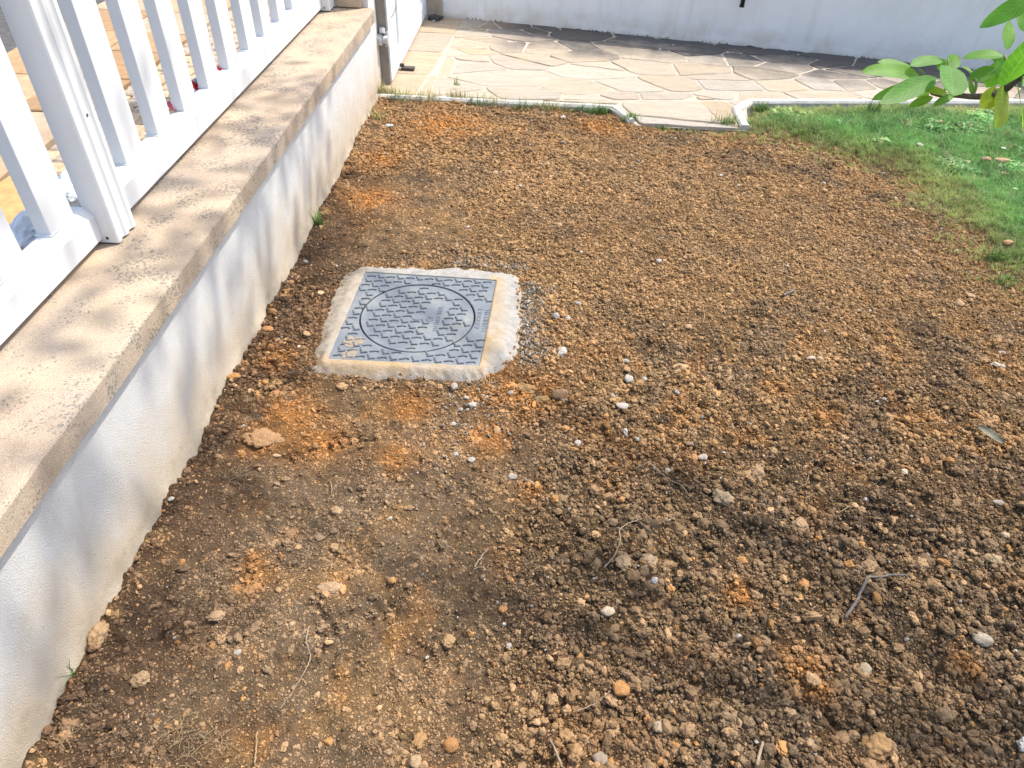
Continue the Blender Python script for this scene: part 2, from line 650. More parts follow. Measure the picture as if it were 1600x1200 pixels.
TROD = [tuple(at(*p)[:2]) for p in [(330, 640), (520, 612), (720, 640), (860, 700), (760, 790), (740, 900), (760, 1060), (700, 1230), (60, 1230), (220, 960), (300, 770)]]
TROD2 = [tuple(at(*p)[:2]) for p in [(545, 290), (700, 270), (720, 370), (560, 400), (480, 420)]]
COLLAR = [(-0.663, 2.509), (-0.491, 2.516), (-0.334, 2.535), (-0.172, 2.528), (-0.048, 2.51), (-0.013, 2.395), (0.008, 2.2), (-0.003, 2.022),
          (-0.041, 1.91), (-0.1, 1.847), (-0.173, 1.804), (-0.272, 1.800), (-0.381, 1.797), (-0.535, 1.801), (-0.663, 1.808), (-0.715, 1.837),
          (-0.735, 1.96), (-0.745, 2.133), (-0.752, 2.348), (-0.731, 2.454)]
PRINTS = [(at(505, 700), 0.62, 0.26, 0.085), (at(585, 965), 0.45, 0.30, 0.10), (at(690, 1000), 0.9, 0.24, 0.09)]


def loose(x, y):
    l = sstep(-0.10, 0.16, poly_sd(x, y, TROD) + 0.10 * (fbm(x * 5, y * 5, 40) - 0.5))
    l2 = sstep(-0.03, 0.12, poly_sd(x, y, TROD2))
    return np.minimum(l, 0.25 + 0.75 * l2)


def soil_h(x, y, fine=True):
    z = 0.035 * (fbm(x * 1.3, y * 1.3, 3, 3) - 0.5)
    z += 0.020 * (fbm(x * 5, y * 5, 5, 3) - 0.5)
    lo = loose(x, y)
    near = sstep(2.8, 1.2, y)
    w = 0.016 * (fbm(x * 14, y * 14, 9, 3) - 0.5) * (0.5 + lo)
    z += w
    if fine:
        for cell, amp, s, p in ((0.060, 0.020, 11, 2.5), (0.027, 0.014, 14, 1.5), (0.0135, 0.008, 17, 1.0)):
            f, r = worley(x + 0.004 * vnoise(x * 120, y * 120, 31), y + 0.004 * vnoise(x * 120, y * 120, 32), cell, s)
            z += amp * np.sqrt(np.clip(1 - (f / 0.62) ** 2, 0, 1)) * (r ** p) * (0.22 + 0.78 * lo) * (0.45 + 0.55 * near)
        z += 0.006 * (fbm(x * 60, y * 60, 21, 3) - 0.5)
        # trodden crust: low plates and cracks
        f, r = worley(x + 0.03 * fbm(x * 20, y * 20, 61, 2), y + 0.03 * fbm(x * 20, y * 20, 62, 2), 0.075, 23)
        z += (1 - lo) * (0.016 * (r - 0.5) * sstep(0.6, 0.42, f) + 0.020 * (fbm(x * 26, y * 26, 65, 4) - 0.5))
    # boot prints with tread bars
    for c, ang, L, W in PRINTS:
        u = (x - c.x) * math.cos(ang) + (y - c.y) * math.sin(ang)
        v = -(x - c.x) * math.sin(ang) + (y - c.y) * math.cos(ang)
        waist = W * (0.5 - 0.10 * np.cos(u / L * 2 * math.pi + 0.4) * 0 - 0.08 * np.exp(-(u / (0.2 * L)) ** 2))
        inside = sstep(0.5 * L, 0.42 * L, np.abs(u)) * sstep(waist, waist * 0.75, np.abs(v))
        bars = sstep(-0.1, 0.4, np.sin((u + 0.35 * np.abs(v)) * 2 * math.pi / 0.030))
        z += inside * (-0.012 + 0.009 * bars) * sstep(0.36, 0.56, fbm(x * 16, y * 16, 171, 3))
        rim = np.exp(-((np.abs(v) - waist * 1.1) / 0.012) ** 2) * sstep(0.55 * L, 0.45 * L, np.abs(u))
        z += 0.005 * rim
    # bank up a little against the wall and settle round the collar, rise to the lawn
    z += 0.02 * np.exp(-((x - WALL_X) / 0.10) ** 2) * fbm(x * 9, y * 5, 77, 2)
    z += 0.032 * sstep(0.02, -0.22, poly_sd(x, y, LAWN))
    d = poly_sd(x, y, COLLAR)
    z = np.where(d < 0.12, z * (0.35 + 0.65 * sstep(-0.02, 0.12, d)) + 0.006 * sstep(0.10, 0.0, d), z)
    z = np.where(d < -0.02, -0.05, z)
    return z


BLOBS = []   # (x, y, rx, ry, colour, weight)


def blob(px, py, r, col, w, ry=None):
    p = at(px, py)
    BLOBS.append((p.x, p.y, r, ry or r, col, w))


ORANGE, DARK, TAN, GREYB = (0.38, 0.175, 0.055), (0.078, 0.055, 0.038), (0.33, 0.205, 0.105), (0.195, 0.138, 0.088)
for px, py, r in ((450, 650, .10), (500, 690, .09), (410, 690, .05), (1155, 930, .035), (1250, 1035, .045), (1275, 1075, .03), (830, 770, .03), (540, 500, .05),
                  (430, 560, .06), (400, 905, .04), (395, 880, .03), (620, 720, .06), (830, 620, .10), (600, 250, .10), (580, 310, .12), (700, 200, .2),
                  (940, 200, .12), (640, 640, .08), (1510, 1040, .03), (525, 915, .035), (780, 580, .06), (1290, 655, .05), (760, 690, .07)):
    blob(px, py, r * 1.15, ORANGE, 0.9)
for px, py, r in ((385, 775, .09), (640, 735, .05), (470, 375, .12), (440, 470, .08), (400, 560, .07), (340, 700, .06), (300, 760, .07), (520, 340, .1),
                  (200, 960, .06), (130, 1100, .08), (150, 1160, .07), (1390, 810, .10), (1200, 985, .03), (1040, 660, .05), (1180, 800, .08), (430, 665, .025),
                  (500, 665, .03), (880, 190, .07), (960, 230, .10), (1320, 630, .12), (1480, 640, .1), (1560, 1060, .06), (650, 1160, .03), (740, 1130, .03),
                  (610, 160, .05), (660, 280, .08), (950, 730, .08), (1060, 740, .10), (560, 930, .025), (1240, 270, .07), (940, 325, .05), (1340, 820, .12)):
    blob(px, py, r, DARK, 0.6)
for px, py, r in ((1000, 280, .5), (850, 300, .4), (1250, 380, .4), (1000, 430, .3), (860, 560, .15), (900, 460, .15), (660, 360, .10), (640, 1080, .14), (800, 1120, .08),
                  (880, 1150, .05), (700, 700, .10)):
    blob(px, py, r, TAN, 0.55)
for px, py, r in ((500, 830, .13), (330, 900, .12), (560, 800, .10), (620, 880, .09), (300, 1100, .12), (470, 960, .10), (380, 1010, .10)):
    blob(px, py, r, GREYB, 0.55)


def soil_col(x, y):
    n1, n2, n3 = fbm(x * 2.1, y * 2.1, 101, 5), fbm(x * 6.5, y * 6.5, 111, 4), fbm(x * 17, y * 17, 121, 4)
    base = np.stack([np.full(x.shape, v) for v in (0.285, 0.177, 0.088)], 1)

    def mx(c, w):
        w = np.clip(w, 0, 1)[:, None]
        return base * (1 - w) + np.array(c) * w
    base = mx(GREYB, 0.6 * sstep(0.48, 0.62, n2))
    base = mx(DARK, 0.35 * sstep(0.54, 0.68, n1) * sstep(0.42, 0.6, n2))
    base = mx(ORANGE, (0.45 - 0.30 * sstep(1.7, 2.4, y)) * sstep(0.57, 0.70, fbm(x * 8, y * 8, 131, 4)))
    base = mx(DARK, 0.35 * sstep(0.60, 0.72, n3))
    tr_ = 1 - loose(x, y)
    base = mx((0.215, 0.152, 0.098), 0.75 * tr_ * sstep(0.40, 0.58, fbm(x * 9, y * 9, 151, 5)))
    base = mx((0.10, 0.072, 0.049), 0.62 * tr_ * sstep(0.52, 0.66, fbm(x * 15, y * 15, 156, 4)))
    # moist earth lower right with tree shade painted in; moister, darker wall foot
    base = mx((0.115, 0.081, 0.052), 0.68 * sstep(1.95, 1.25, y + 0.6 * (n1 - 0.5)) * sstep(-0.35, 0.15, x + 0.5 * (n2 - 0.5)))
    base = mx((0.105, 0.064, 0.041), 0.8 * sstep(0.44, 0.12, x - WALL_X + 0.5 * (n2 - 0.5)) * sstep(3.9, 2.9, y) * sstep(0.30, 0.55, n3 + 0.15))
    for bx, by, rx, ry, c, w in BLOBS:
        r2 = ((x - bx) / rx) ** 2 + ((y - by) / ry) ** 2
        base = mx(c, w * np.exp(-r2 * 1.1) * sstep(0.30, 0.55, n3 + 0.25 * n2))
    base *= (0.82 + 0.36 * fbm(x * 45, y * 45, 141, 3))[:, None] * np.array((1.13, 1.11, 1.04))
    return base


# ------------------------------------------------------------------ ground, soil
gm = plain('far_ground', (0.20, 0.17, 0.13), 0.95, 0.1, 0.2, 2)
g = mesh_obj('ground', [(-80, -80, -0.16), (80, -80, -0.16), (80, 80, -0.16), (-80, 80, -0.16)], [(0, 1, 2, 3)], gm)
tag(g, kind='structure')


def lines(segs):
    out = []
    for a, b, st in segs:
        n = max(1, int(round((b - a) / st)))
        out += list(np.linspace(a, b, n, endpoint=False))
    return np.array(out + [segs[-1][1]])


XS = lines([(-1.02, 1.4, 0.0068), (1.4, 2.4, 0.011), (2.4, 6.5, 0.08)])
YS = lines([(-2.0, 0.3, 0.05), (0.3, 1.7, 0.0062), (1.7, 3.0, 0.0095), (3.0, 4.44, 0.014)])
gx, gy = np.meshgrid(XS, YS)
fx, fy = gx.ravel(), gy.ravel()
fz = soil_h(fx, fy)
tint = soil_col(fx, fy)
tint = tint * (1.0 - 0.28 * loose(fx, fy))[:, None]  # loose base darkened: shade in the gaps between clods put into the colour
lw = poly_sd(fx, fy, LAWN)
tint = tint * (1 - 0.75 * sstep(0.05, -0.25, lw))[:, None] + np.array((0.13, 0.125, 0.055)) * (0.75 * sstep(0.05, -0.25, lw))[:, None]
nx, ny = len(XS), len(YS)
idx = np.arange(nx * ny).reshape(ny, nx)
quads = np.stack([idx[:-1, :-1], idx[:-1, 1:], idx[1:, 1:], idx[1:, :-1]], -1).reshape(-1, 4)
# leave the path opening between the kerbs free of soil
qc = np.stack([fx[quads].mean(1), fy[quads].mean(1)], 1)
quads = quads[~((qc[:, 1] > 4.40 + 0.12 * np.clip(qc[:, 0] - 1.25, 0, 9)) & (qc[:, 0] < 1.25))]
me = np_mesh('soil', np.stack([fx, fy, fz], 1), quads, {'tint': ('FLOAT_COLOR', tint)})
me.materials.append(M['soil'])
soil = link(bpy.data.objects.new('soil', me))
tag(soil, 'bare freshly dug brown garden soil strewn with clods', kind='structure')


# ------------------------------------------------------------------ clod shapes
def rock_mesh(name, seed, sub=3, rough=0.35, flat=0.8, mat=None, smooth=True, facet=0.0):
    r = random.Random(seed)
    bm = bmesh.new()
    bmesh.ops.create_icosphere(bm, subdivisions=sub, radius=1.0)
    from mathutils import noise as mn
    off = Vector((r.uniform(-50, 50), r.uniform(-50, 50), r.uniform(-50, 50)))
    sx, sy = r.uniform(0.8, 1.25), r.uniform(0.8, 1.25)
    planes = [(Vector((r.gauss(0, 1), r.gauss(0, 1), r.gauss(0, 1))).normalized(), r.uniform(0.55, 0.85)) for _ in range(9)]
    for v in bm.verts:
        d = v.co.normalized()
        k = 1 + rough * (mn.noise(d * 1.3 + off) + 0.7 * mn.noise(d * 2.9 + off) + 0.5 * mn.noise(d * 6.1 + off) + 0.3 * mn.noise(d * 13.0 + off))
        p = d * k
        if facet:
            for n, h in planes:
                e = p.dot(n) - h
                if e > 0: p = p - n * e * facet
        v.co = Vector((p.x * sx, p.y * sy, p.z * flat))
    me = bpy.data.meshes.new(name)
    bm.to_mesh(me)
    bm.free()
    if smooth: me.polygons.foreach_set('use_smooth', [True] * len(me.polygons))
    if mat: me.materials.append(mat)
    return me


def instancer_group(name, coll):
    ng = bpy.data.node_groups.new(name, 'GeometryNodeTree')
    ng.interface.new_socket('Geometry', in_out='INPUT', socket_type='NodeSocketGeometry')
    ng.interface.new_socket('Geometry', in_out='OUTPUT', socket_type='NodeSocketGeometry')
    gi, go = ng.nodes.new('NodeGroupInput'), ng.nodes.new('NodeGroupOutput')
    ci = ng.nodes.new('GeometryNodeCollectionInfo')
    ci.inputs['Collection'].default_value = coll
    ci.inputs['Separate Children'].default_value = True
    ci.inputs['Reset Children'].default_value = True
    ip = ng.nodes.new('GeometryNodeInstanceOnPoints')
    ip.inputs['Pick Instance'].default_value = True

    def na(nm, ty):
        n = ng.nodes.new('GeometryNodeInputNamedAttribute')
        n.data_type = ty
        n.inputs['Name'].default_value = nm
        return n.outputs[0]
    L = ng.links.new
    L(gi.outputs[0], ip.inputs['Points'])
    L(ci.outputs[0], ip.inputs['Instance'])
    L(na('pick', 'INT'), ip.inputs['Instance Index'])
    er = ng.nodes.new('FunctionNodeEulerToRotation')
    L(na('turn', 'FLOAT_VECTOR'), er.inputs[0])
    L(er.outputs[0], ip.inputs['Rotation'])
    L(na('size', 'FLOAT_VECTOR'), ip.inputs['Scale'])
    L(ip.outputs[0], go.inputs[0])
    return ng


def scatter(name, P, size, turn, pick, tint, meshes, parent=None):
    coll = bpy.data.collections.new(name + '_shapes')
    for i, m in enumerate(meshes):
        coll.objects.link(bpy.data.objects.new('%s_shape_%02d' % (name, i), m))
    n = len(P)
    me = bpy.data.meshes.new(name)
    me.vertices.add(n)
    me.vertices.foreach_set('co', np.ascontiguousarray(P, dtype=np.float32).ravel())
    for nm, ty, key, dat in (('size', 'FLOAT_VECTOR', 'vector', size), ('turn', 'FLOAT_VECTOR', 'vector', turn)):
        a = me.attributes.new(nm, ty, 'POINT')
        a.data.foreach_set(key, np.ascontiguousarray(dat, dtype=np.float32).ravel())
    a = me.attributes.new('pick', 'INT', 'POINT')
    a.data.foreach_set('value', np.ascontiguousarray(pick, dtype=np.int32))
    c4 = np.ones((n, 4), dtype=np.float32)
    c4[:, :3] = tint
    a = me.attributes.new('tint', 'FLOAT_COLOR', 'POINT')
    a.data.foreach_set('color', c4.ravel())
    me.update()
    o = link(bpy.data.objects.new(name, me), parent)
    md = o.modifiers.new('scatter', 'NODES')
    md.node_group = instancer_group(name, coll)
    return o


def in_view(x, y, margin=0.06):
    """points on the ground within (a little more than) the photographed area"""
    d = np.stack([x, y, np.full(x.shape, -CAM_H)], 1)
    w = d @ np.array(CF)
    u = (d @ np.array(CR)) / w * FPX / 800
    v = (d @ np.array(CU)) / w * FPX / 600
    return (np.abs(u) < 1 + margin * 3) & (np.abs(v) < 1 + margin * 3)


def crumb_field(n, ylo, yhi, rlo, rhi, power):
    x = RNG.uniform(WALL_X + 0.01, 3.2, n)
    y = RNG.uniform(ylo, yhi, n)
    r = rlo * (1 - RNG.random(n) * (1 - (rlo / rhi) ** power)) ** (-1 / power)
    return x, y, r


fields = [crumb_field(60000, 0.25, 1.2, 0.0013, 0.003, 1.5), crumb_field(150000, 0.2, 1.3, 0.0016, 0.0145, 1.9), crumb_field(115000, 1.3, 2.3, 0.0020, 0.012, 2.35), crumb_field(95000, 2.3, 3.3, 0.0026, 0.0095, 2.8),
          crumb_field(90000, 3.3, 4.42, 0.0033, 0.0105, 2.8)]
cx = np.concatenate([f[0] for f in fields])
cy = np.concatenate([f[1] for f in fields])
cr = np.concatenate([f[2] for f in fields])
lo = loose(cx, cy)
patch = fbm(cx * 4.2, cy * 4.2, 201, 4)
keep = RNG.random(len(cx)) < np.clip((np.where(cr < 0.0040, 1.3, 0.40) + 0.95 * lo) * (0.38 + 1.3 * sstep(0.40, 0.60, patch)), 0, 1)
keep &= in_view(cx, cy)
cd = poly_sd(cx, cy, COLLAR)
keep &= (cd > 0.004) | ((cd > -0.045) & (RNG.random(len(cx)) < 0.55 * sstep(-0.045, 0.004, cd)))
ld = poly_sd(cx, cy, LAWN)
keep &= RNG.random(len(cx)) < np.where(ld < 0.1, 0.12 + 0.88 * sstep(-0.12, 0.1, ld), 1) * (ld > -0.3)
# a smaller share of big lumps in the finely raked middle
fineband = sstep(1.7, 2.3, cy) * sstep(0.0, 0.3, cx)
keep &= ~((cr > 0.0075) & (cx > WALL_X + 0.5) & (RNG.random(len(cx)) < 0.75 * fineband))
keep &= ~((cr > 0.009) & (lo < 0.6) & (RNG.random(len(cx)) < 0.7))
cx, cy, cr, lo = cx[keep], cy[keep], cr[keep], lo[keep]
cz = np.maximum(soil_h(cx, cy), np.where(poly_sd(cx, cy, COLLAR) < -0.02, 0.018, -1)) + cr * np.where(lo < 0.6, RNG.uniform(-0.55, 0.15, len(cx)), RNG.uniform(-0.1, 0.45, len(cx)))
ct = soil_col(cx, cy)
n = len(cx)

ct = ct * RNG.uniform(0.95, 1.6, n)[:, None]
pick = RNG.random(n)
ct = np.where((pick < 0.03)[:, None], np.array((0.43, 0.225, 0.085)) * RNG.uniform(0.7, 1.2, n)[:, None], ct)
ct = np.where(((pick > 0.055) & (pick < 0.16))[:, None], np.array((0.41, 0.26, 0.135)) * RNG.uniform(0.75, 1.2, n)[:, None], ct)
ct = np.where((pick > 0.9955)[:, None], np.array((0.55, 0.50, 0.43)) * RNG.uniform(0.6, 1.1, n)[:, None], ct)
ct = np.where(((pick > 0.90) & (pick < 0.985))[:, None], ct * 0.6, ct)
turn = RNG.uniform(0, 6.283, (n, 3))
turn[:, :2] = RNG.normal(0, 0.5, (n, 2))
siz = cr[:, None] * RNG.uniform(0.62, 1.35, (n, 3)) * np.array((1.0, 1.0, 0.85))
CLODS = [rock_mesh('clod', 100 + i, 4, 0.44, 0.85, M['crumb']) for i in range(9)] + \
        [rock_mesh('clod', 140 + i, 4, 0.36, 0.75, M['crumb'], facet=0.8) for i in range(5)]
CLODS_O = [m.copy() for m in CLODS]
for m in CLODS_O:
    m.materials.clear()
    m.materials.append(M['clod'])
big = np.argsort(-(cr / np.hypot(cy, CAM_H)))
big = np.array([i for i in big[:420] if cr[i] > 0.006][:290])
rest = np.setdiff1d(np.arange(n), big)
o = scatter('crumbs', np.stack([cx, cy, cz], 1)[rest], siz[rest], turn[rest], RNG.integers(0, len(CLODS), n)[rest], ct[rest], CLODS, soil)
tag(o, kind='stuff')
for i in big:
    c = bpy.data.objects.new('clod', CLODS_O[int(i) % len(CLODS_O)])
    c.location = (cx[i], cy[i], cz[i])
    c.rotation_euler = turn[i]
    c.scale = siz[i]
    c.color = (*ct[i], 1)
    link(c, soil)


def ground_z(x, y):
    return float(soil_h(np.array([x]), np.array([y]))[0])


# ------------------------------------------------------------------ garden wall, coping, gate pillar
wall = empty('garden_wall', (WALL_X - 0.17, 2.0, 0))
tag(wall, 'low white rendered wall with a lichen spotted stone coping beside the soil', 'wall')


def local(o, parent):
    o.location = -parent.location
    return o


ys = np.arange(-1.6, 4.4 + 1e-6, 0.02)
zs = np.array([-0.12, -0.04, -0.01, 0.005, 0.02, 0.035, 0.05, 0.075, 0.10, 0.14, 0.20, 0.27, 0.34, 0.40, 0.4465])
yy, zz = np.meshgrid(ys, zs)
xx = np.full(yy.shape, WALL_X)
foot = 0.018 * sstep(0.05, -0.03, zz - 0.03 * (fbm(yy * 7, yy * 0 + 3, 301, 3) - 0.35))
xx = xx + foot * (0.4 + 0.9 * fbm(yy * 22, zz * 22, 302, 3)) + 0.004 * (fbm(yy * 6, zz * 6, 303, 3) - 0.5)
V = np.stack([xx.ravel(), yy.ravel(), zz.ravel()], 1)
ii = np.arange(yy.size).reshape(yy.shape)
q = np.stack([ii[:-1, :-1], ii[:-1, 1:], ii[1:, 1:], ii[1:, :-1]], -1).reshape(-1, 4)
me = np_mesh('render_face', V, q)
me.materials.append(M['plaster'])
local(link(bpy.data.objects.new('render_face', me), wall), wall)
bm = bmesh.new()
box(bm, (WALL_X - 0.34, -1.6, -0.15), (WALL_X - 0.006, 4.4, 0.4455))
local(bm_obj('wall_core', bm, M['plaster'], wall), wall)

# coping: one long slab with a worn, slightly uneven edge
prof = [(-1.37, 0.447), (-0.957, 0.447), (-0.9535, 0.451), (-0.953, 0.48), (-0.9535, 0.512), (-0.957, 0.517), (-0.964, 0.519)] + \
       [(-0.964 - 0.406 * k / 14, 0.519 + 0.001 * math.sin(k)) for k in range(1, 15)]
cyl = np.arange(-1.6, 4.405, 0.025)
cyl[-1] = 4.402
P = np.array(prof)
VV = np.zeros((len(cyl), len(P), 3))
for i, y in enumerate(cyl):
    w = 0.0014 * (fbm(np.full(len(P), y * 8), P[:, 0] * 9 + P[:, 1] * 21, 310, 4) - 0.5)
    chip = 0.003 * sstep(0.66, 0.8, fbm(np.full(len(P), y * 16), P[:, 1] * 4, 312, 3))
    edge = (P[:, 0] > -0.966)
    VV[i, :, 0] = P[:, 0] + w - chip * edge
    VV[i, :, 1] = y
    VV[i, :, 2] = P[:, 1] + w * 0.8
m_ = len(P)
ii = np.arange(len(cyl) * m_).reshape(len(cyl), m_)
q = np.stack([ii[:-1], ii[1:], np.roll(ii[1:], -1, 1), np.roll(ii[:-1], -1, 1)], -1).reshape(-1, 4)
me = np_mesh('coping', VV.reshape(-1, 3), q, None, False)
bm = bmesh.new()
bm.from_mesh(me)
bm.verts.ensure_lookup_table()
for r in (0, len(cyl) - 1):
    bm.faces.new([bm.verts[int(k)] for k in ii[r]])
local(bm_obj('coping', bm, M['coping'], wall, False), wall)

pil = empty('gate_pillar', (-1.13, 4.49, 0))
tag(pil, 'cream rendered pillar between the coping end and the white gate', 'pillar')
bm = bmesh.new()
box(bm, (-1.36, 4.404, -0.12), (-0.985, 4.60, 2.0), 0.006)
local(bm_obj('pillar_shaft', bm, M['plaster'], pil), pil)
bm = bmesh.new()
box(bm, (-1.40, 4.365, 2.0), (-0.945, 4.64, 2.07), 0.008)
local(bm_obj('pillar_cap', bm, M['coping'], pil), pil)
bm = bmesh.new()
box(bm, (-1.20, 4.378, 0.523), (-1.02, 4.4035, 0.66), 0.006)
local(bm_obj('stone_facing', bm, M['coping'], pil), pil)

bm = bmesh.new()
box(bm, (-1.30, 4.601, -0.1), (-0.932, 4.6115, 1.7), 0.0)
local(bm_obj('pillar_shade_strip', bm, plain('shade_dirt_brown', (0.30, 0.265, 0.23), 0.85, 0.2, 0.25, 14), pil), pil)  # added strip beside the gate, pillar's shade and dirt painted brown-grey
# conduit and round fitting on the pillar
fit = empty('conduit_fitting', (-0.975, 4.53, 0.36))
tag(fit, 'grey cable conduit curving down into a round grey fitting on the gate pillar', 'conduit')


def lpt(px, py, x):
    d = ray(px, py)
    return CPOS + d * (x / d.x)


c0 = lpt(598, 62, -0.955)
path = smooth_path([lpt(597, 46, -0.955), lpt(603, 34, -0.95), lpt(612, 22, -0.945), lpt(617, 6, -0.94), lpt(618, -14, -0.94), lpt(616, -60, -0.95)], 6)
bm = bmesh.new()
tube_bm(bm, path, 0.0125, 10)
local(bm_obj('conduit', bm, M['grey_conduit'], fit, True), fit)
bm = bmesh.new()
tube_bm(bm, [Vector((-0.984, c0.y, c0.z)), Vector((-0.962, c0.y, c0.z)), Vector((-0.958, c0.y, c0.z))], [0.034, 0.034, 0.030], 20)
tube_bm(bm, [Vector((-0.958, c0.y, c0.z)), Vector((-0.925, c0.y + 0.004, c0.z))], [0.022, 0.022], 16)
local(bm_obj('junction_body', bm, M['grey_fitting'], fit), fit)
bm = bmesh.new()
box(bm, (-0.945, c0.y + 0.012, c0.z - 0.045), (-0.925, c0.y + 0.035, c0.z + 0.04), 0.004)
local(bm_obj('clamp_plate', bm, M['grey_fitting'], fit), fit)
bm = bmesh.new()
tube_bm(bm, [lpt(597, 52, -0.955), lpt(597, 44, -0.955)], [0.018, 0.018], 12)
local(bm_obj('gland_nut', bm, M['grey_fitting'], fit), fit)

# ------------------------------------------------------------------ picket fence
fence = empty('picket_fence', (-1.25, 1.8, 0.531))
tag(fence, 'white plastic picket fence standing on the stone coping of the low wall', 'fence')


def fpart(name, bm, mat=None, smooth=False):
    return local(bm_obj(name, bm, mat or M['pvc'], fence, smooth), fence)


RZ0, RZ1, RZ2 = 0.538, 0.613, 0.636
rail_prof = [(-1.290, RZ0), (-1.218, RZ0), (-1.2155, RZ0 + 0.003), (-1.2155, RZ1 - 0.003), (-1.2175, RZ1), (-1.234, RZ2 - 0.002), (-1.238, RZ2),
             (-1.270, RZ2), (-1.274, RZ2 - 0.002), (-1.2905, RZ1), (-1.2925, RZ1 - 0.003), (-1.2925, RZ0 + 0.003)]


def rail(y0, y1, dz=0.0):
    bm = bmesh.new()
    prism(bm, [(p[0], p[1] + dz) for p in rail_prof], 'y', y0, y1)
    return fpart('rail', bm)


def post(yc):
    w = 0.055
    f = -1.172
    prof = [(-1.245, yc - w + .004), (-1.241, yc - w), (f - 0.004, yc - w), (f, yc - w + 0.004)]
    for c in (-0.022, 0.022):          # two shallow flutes on the face
        for k in range(7):
            a = -1 + k / 3.0
            prof.append((f - 0.006 * (1 - a * a), yc + c + 0.014 * a))
    prof += [(f, yc + w - 0.004), (f - 0.004, yc + w), (-1.241, yc + w), (-1.245, yc + w - 0.004)]
    bm = bmesh.new()
    prism(bm, prof, 'z', 0.5265, 1.66)
    fpart('post', bm)
    bm = bmesh.new()
    box(bm, (-1.255, yc - w - .008, 1.661), (f + 0.008, yc + w + .008, 1.685), 0.006)
    fpart('post_cap', bm)
    bm = bmesh.new()
    box(bm, (-1.24, yc - w + .005, 0.5197), (f - 0.008, yc + w - .005, 0.526), 0.0)
    fpart('post_shoe', bm, M['screw'])
    for z_, (dx, dy) in ((0.541, (-0.03, -w - 0.001)),):
        bm = bmesh.new()
        tube_bm(bm, [(f - 0.03, yc - w - 0.0015, z_), (f - 0.03, yc - w + 0.003, z_)], 0.0045, 12)
        fpart('screw', bm, M['screw'])
    d = ray(136, 180)
    p = CPOS + d * (f / d.x)
    if abs(p.y - yc) < w:
        bm = bmesh.new()
        tube_bm(bm, [(f + 0.0012, p.y, p.z), (f - 0.006, p.y, p.z)], 0.0042, 12)
        fpart('screw', bm, M['screw'])


POSTS = [-0.72, 1.799, 4.332]
for yc in POSTS: post(yc)
SLATS = [2.019 + 0.2265 * k + 0.05 for k in range(10)] + [1.636 - 0.2265 * k for k in range(11)]
slat_pairs = [(-0.66, 1.7435), (1.8545, 4.2765)]
for a, b in slat_pairs:
    rail(a, b)
    rail(a, b, 0.86)
bm = bmesh.new()
box(bm, (-1.2755, -0.0565, 0), (-1.2365, 0.0565, 0.772), 0.0025)
slat_bm_mesh = bm_obj('slat', bm, M['pvc'], fence)
slat_mesh = slat_bm_mesh.data
for k, yc in enumerate(SLATS):
    o = slat_bm_mesh if k == 0 else link(bpy.data.objects.new('slat', slat_mesh), fence)
    o.location = Vector((0, yc, 0.6365)) - fence.location
    o.rotation_euler = (random.gauss(0, 0.0015), random.gauss(0, 0.001), random.gauss(0, 0.006))
    bm = bmesh.new()          # gasket ring where the slat enters the rail
    box(bm, (-1.2338 - 0.0445, yc - 0.0605, 0.6363), (-1.2338, yc + 0.0605, 0.6395), 0.001)
    fpart('slat_collar', bm)

# ------------------------------------------------------------------ street side
road = mesh_obj('road', [(-30, -30, 0.045), (-3.42, -30, 0.045), (-3.42, 40, 0.045), (-30, 40, 0.045)], [(0, 1, 2, 3)],
                plain('asphalt', (0.11, 0.105, 0.10), 0.95, 0.15, 0.35, 25, 0.8, 140))
tag(road, kind='structure')
pv = mesh_obj('pavement', [(-3.42, -3, 0.06), (-1.3, -3, 0.06), (-1.3, 12, 0.06), (-3.42, 12, 0.06)], [(0, 1, 2, 3)],
              plain('pavement_joint', (0.16, 0.14, 0.12), 0.95, 0.1, 0.3, 20, 0.6, 120))
tag(pv, kind='structure')
slabm = flag = None
m, nt, b = nmat('sandstone_slab', 0.85, 0.2)
oi = N(nt, 'ShaderNodeObjectInfo')
p = pos(nt)
c = mix(nt, 1.0, oi.outputs['Color'], ramp(nt, noise(nt, p, 16, 6, 0.7), [(0.28, 0.7), (0.72, 1.2)]), 'MULTIPLY')
c = mix(nt, ramp(nt, noise(nt, p, 4, 5, 0.7), [(0.52, 0), (0.7, 0.5)]), c, (0.30, 0.22, 0.15))
setc(nt, b, c)
bump(nt, b, noise(nt, p, 140, 5, 0.7), 0.5, 0.005)
M['slab'] = m


def slab_mesh(poly, z0, z1, inset=0.006):
    """stone with rounded arris from a plan polygon"""
    cxm = sum(p[0] for p in poly) / len(poly)
    cym = sum(p[1] for p in poly) / len(poly)
    n = len(poly)
    vs = [(p[0], p[1], z0) for p in poly] + [(p[0], p[1], z1 - inset * 0.8) for p in poly]
    for p in poly:
        d = math.hypot(p[0] - cxm, p[1] - cym)
        k = max(0.3, 1 - inset / max(d, 1e-3))
        vs.append((cxm + (p[0] - cxm) * k, cym + (p[1] - cym) * k, z1 + random.uniform(-0.0015, 0.0015)))
    fs = []
    for i in range(n):
        j = (i + 1) % n
        fs.append((i, j, n + j, n + i))
        fs.append((n + i, n + j, 2 * n + j, 2 * n + i))
    fs.append(tuple(range(2 * n, 3 * n)))
    return vs, fs


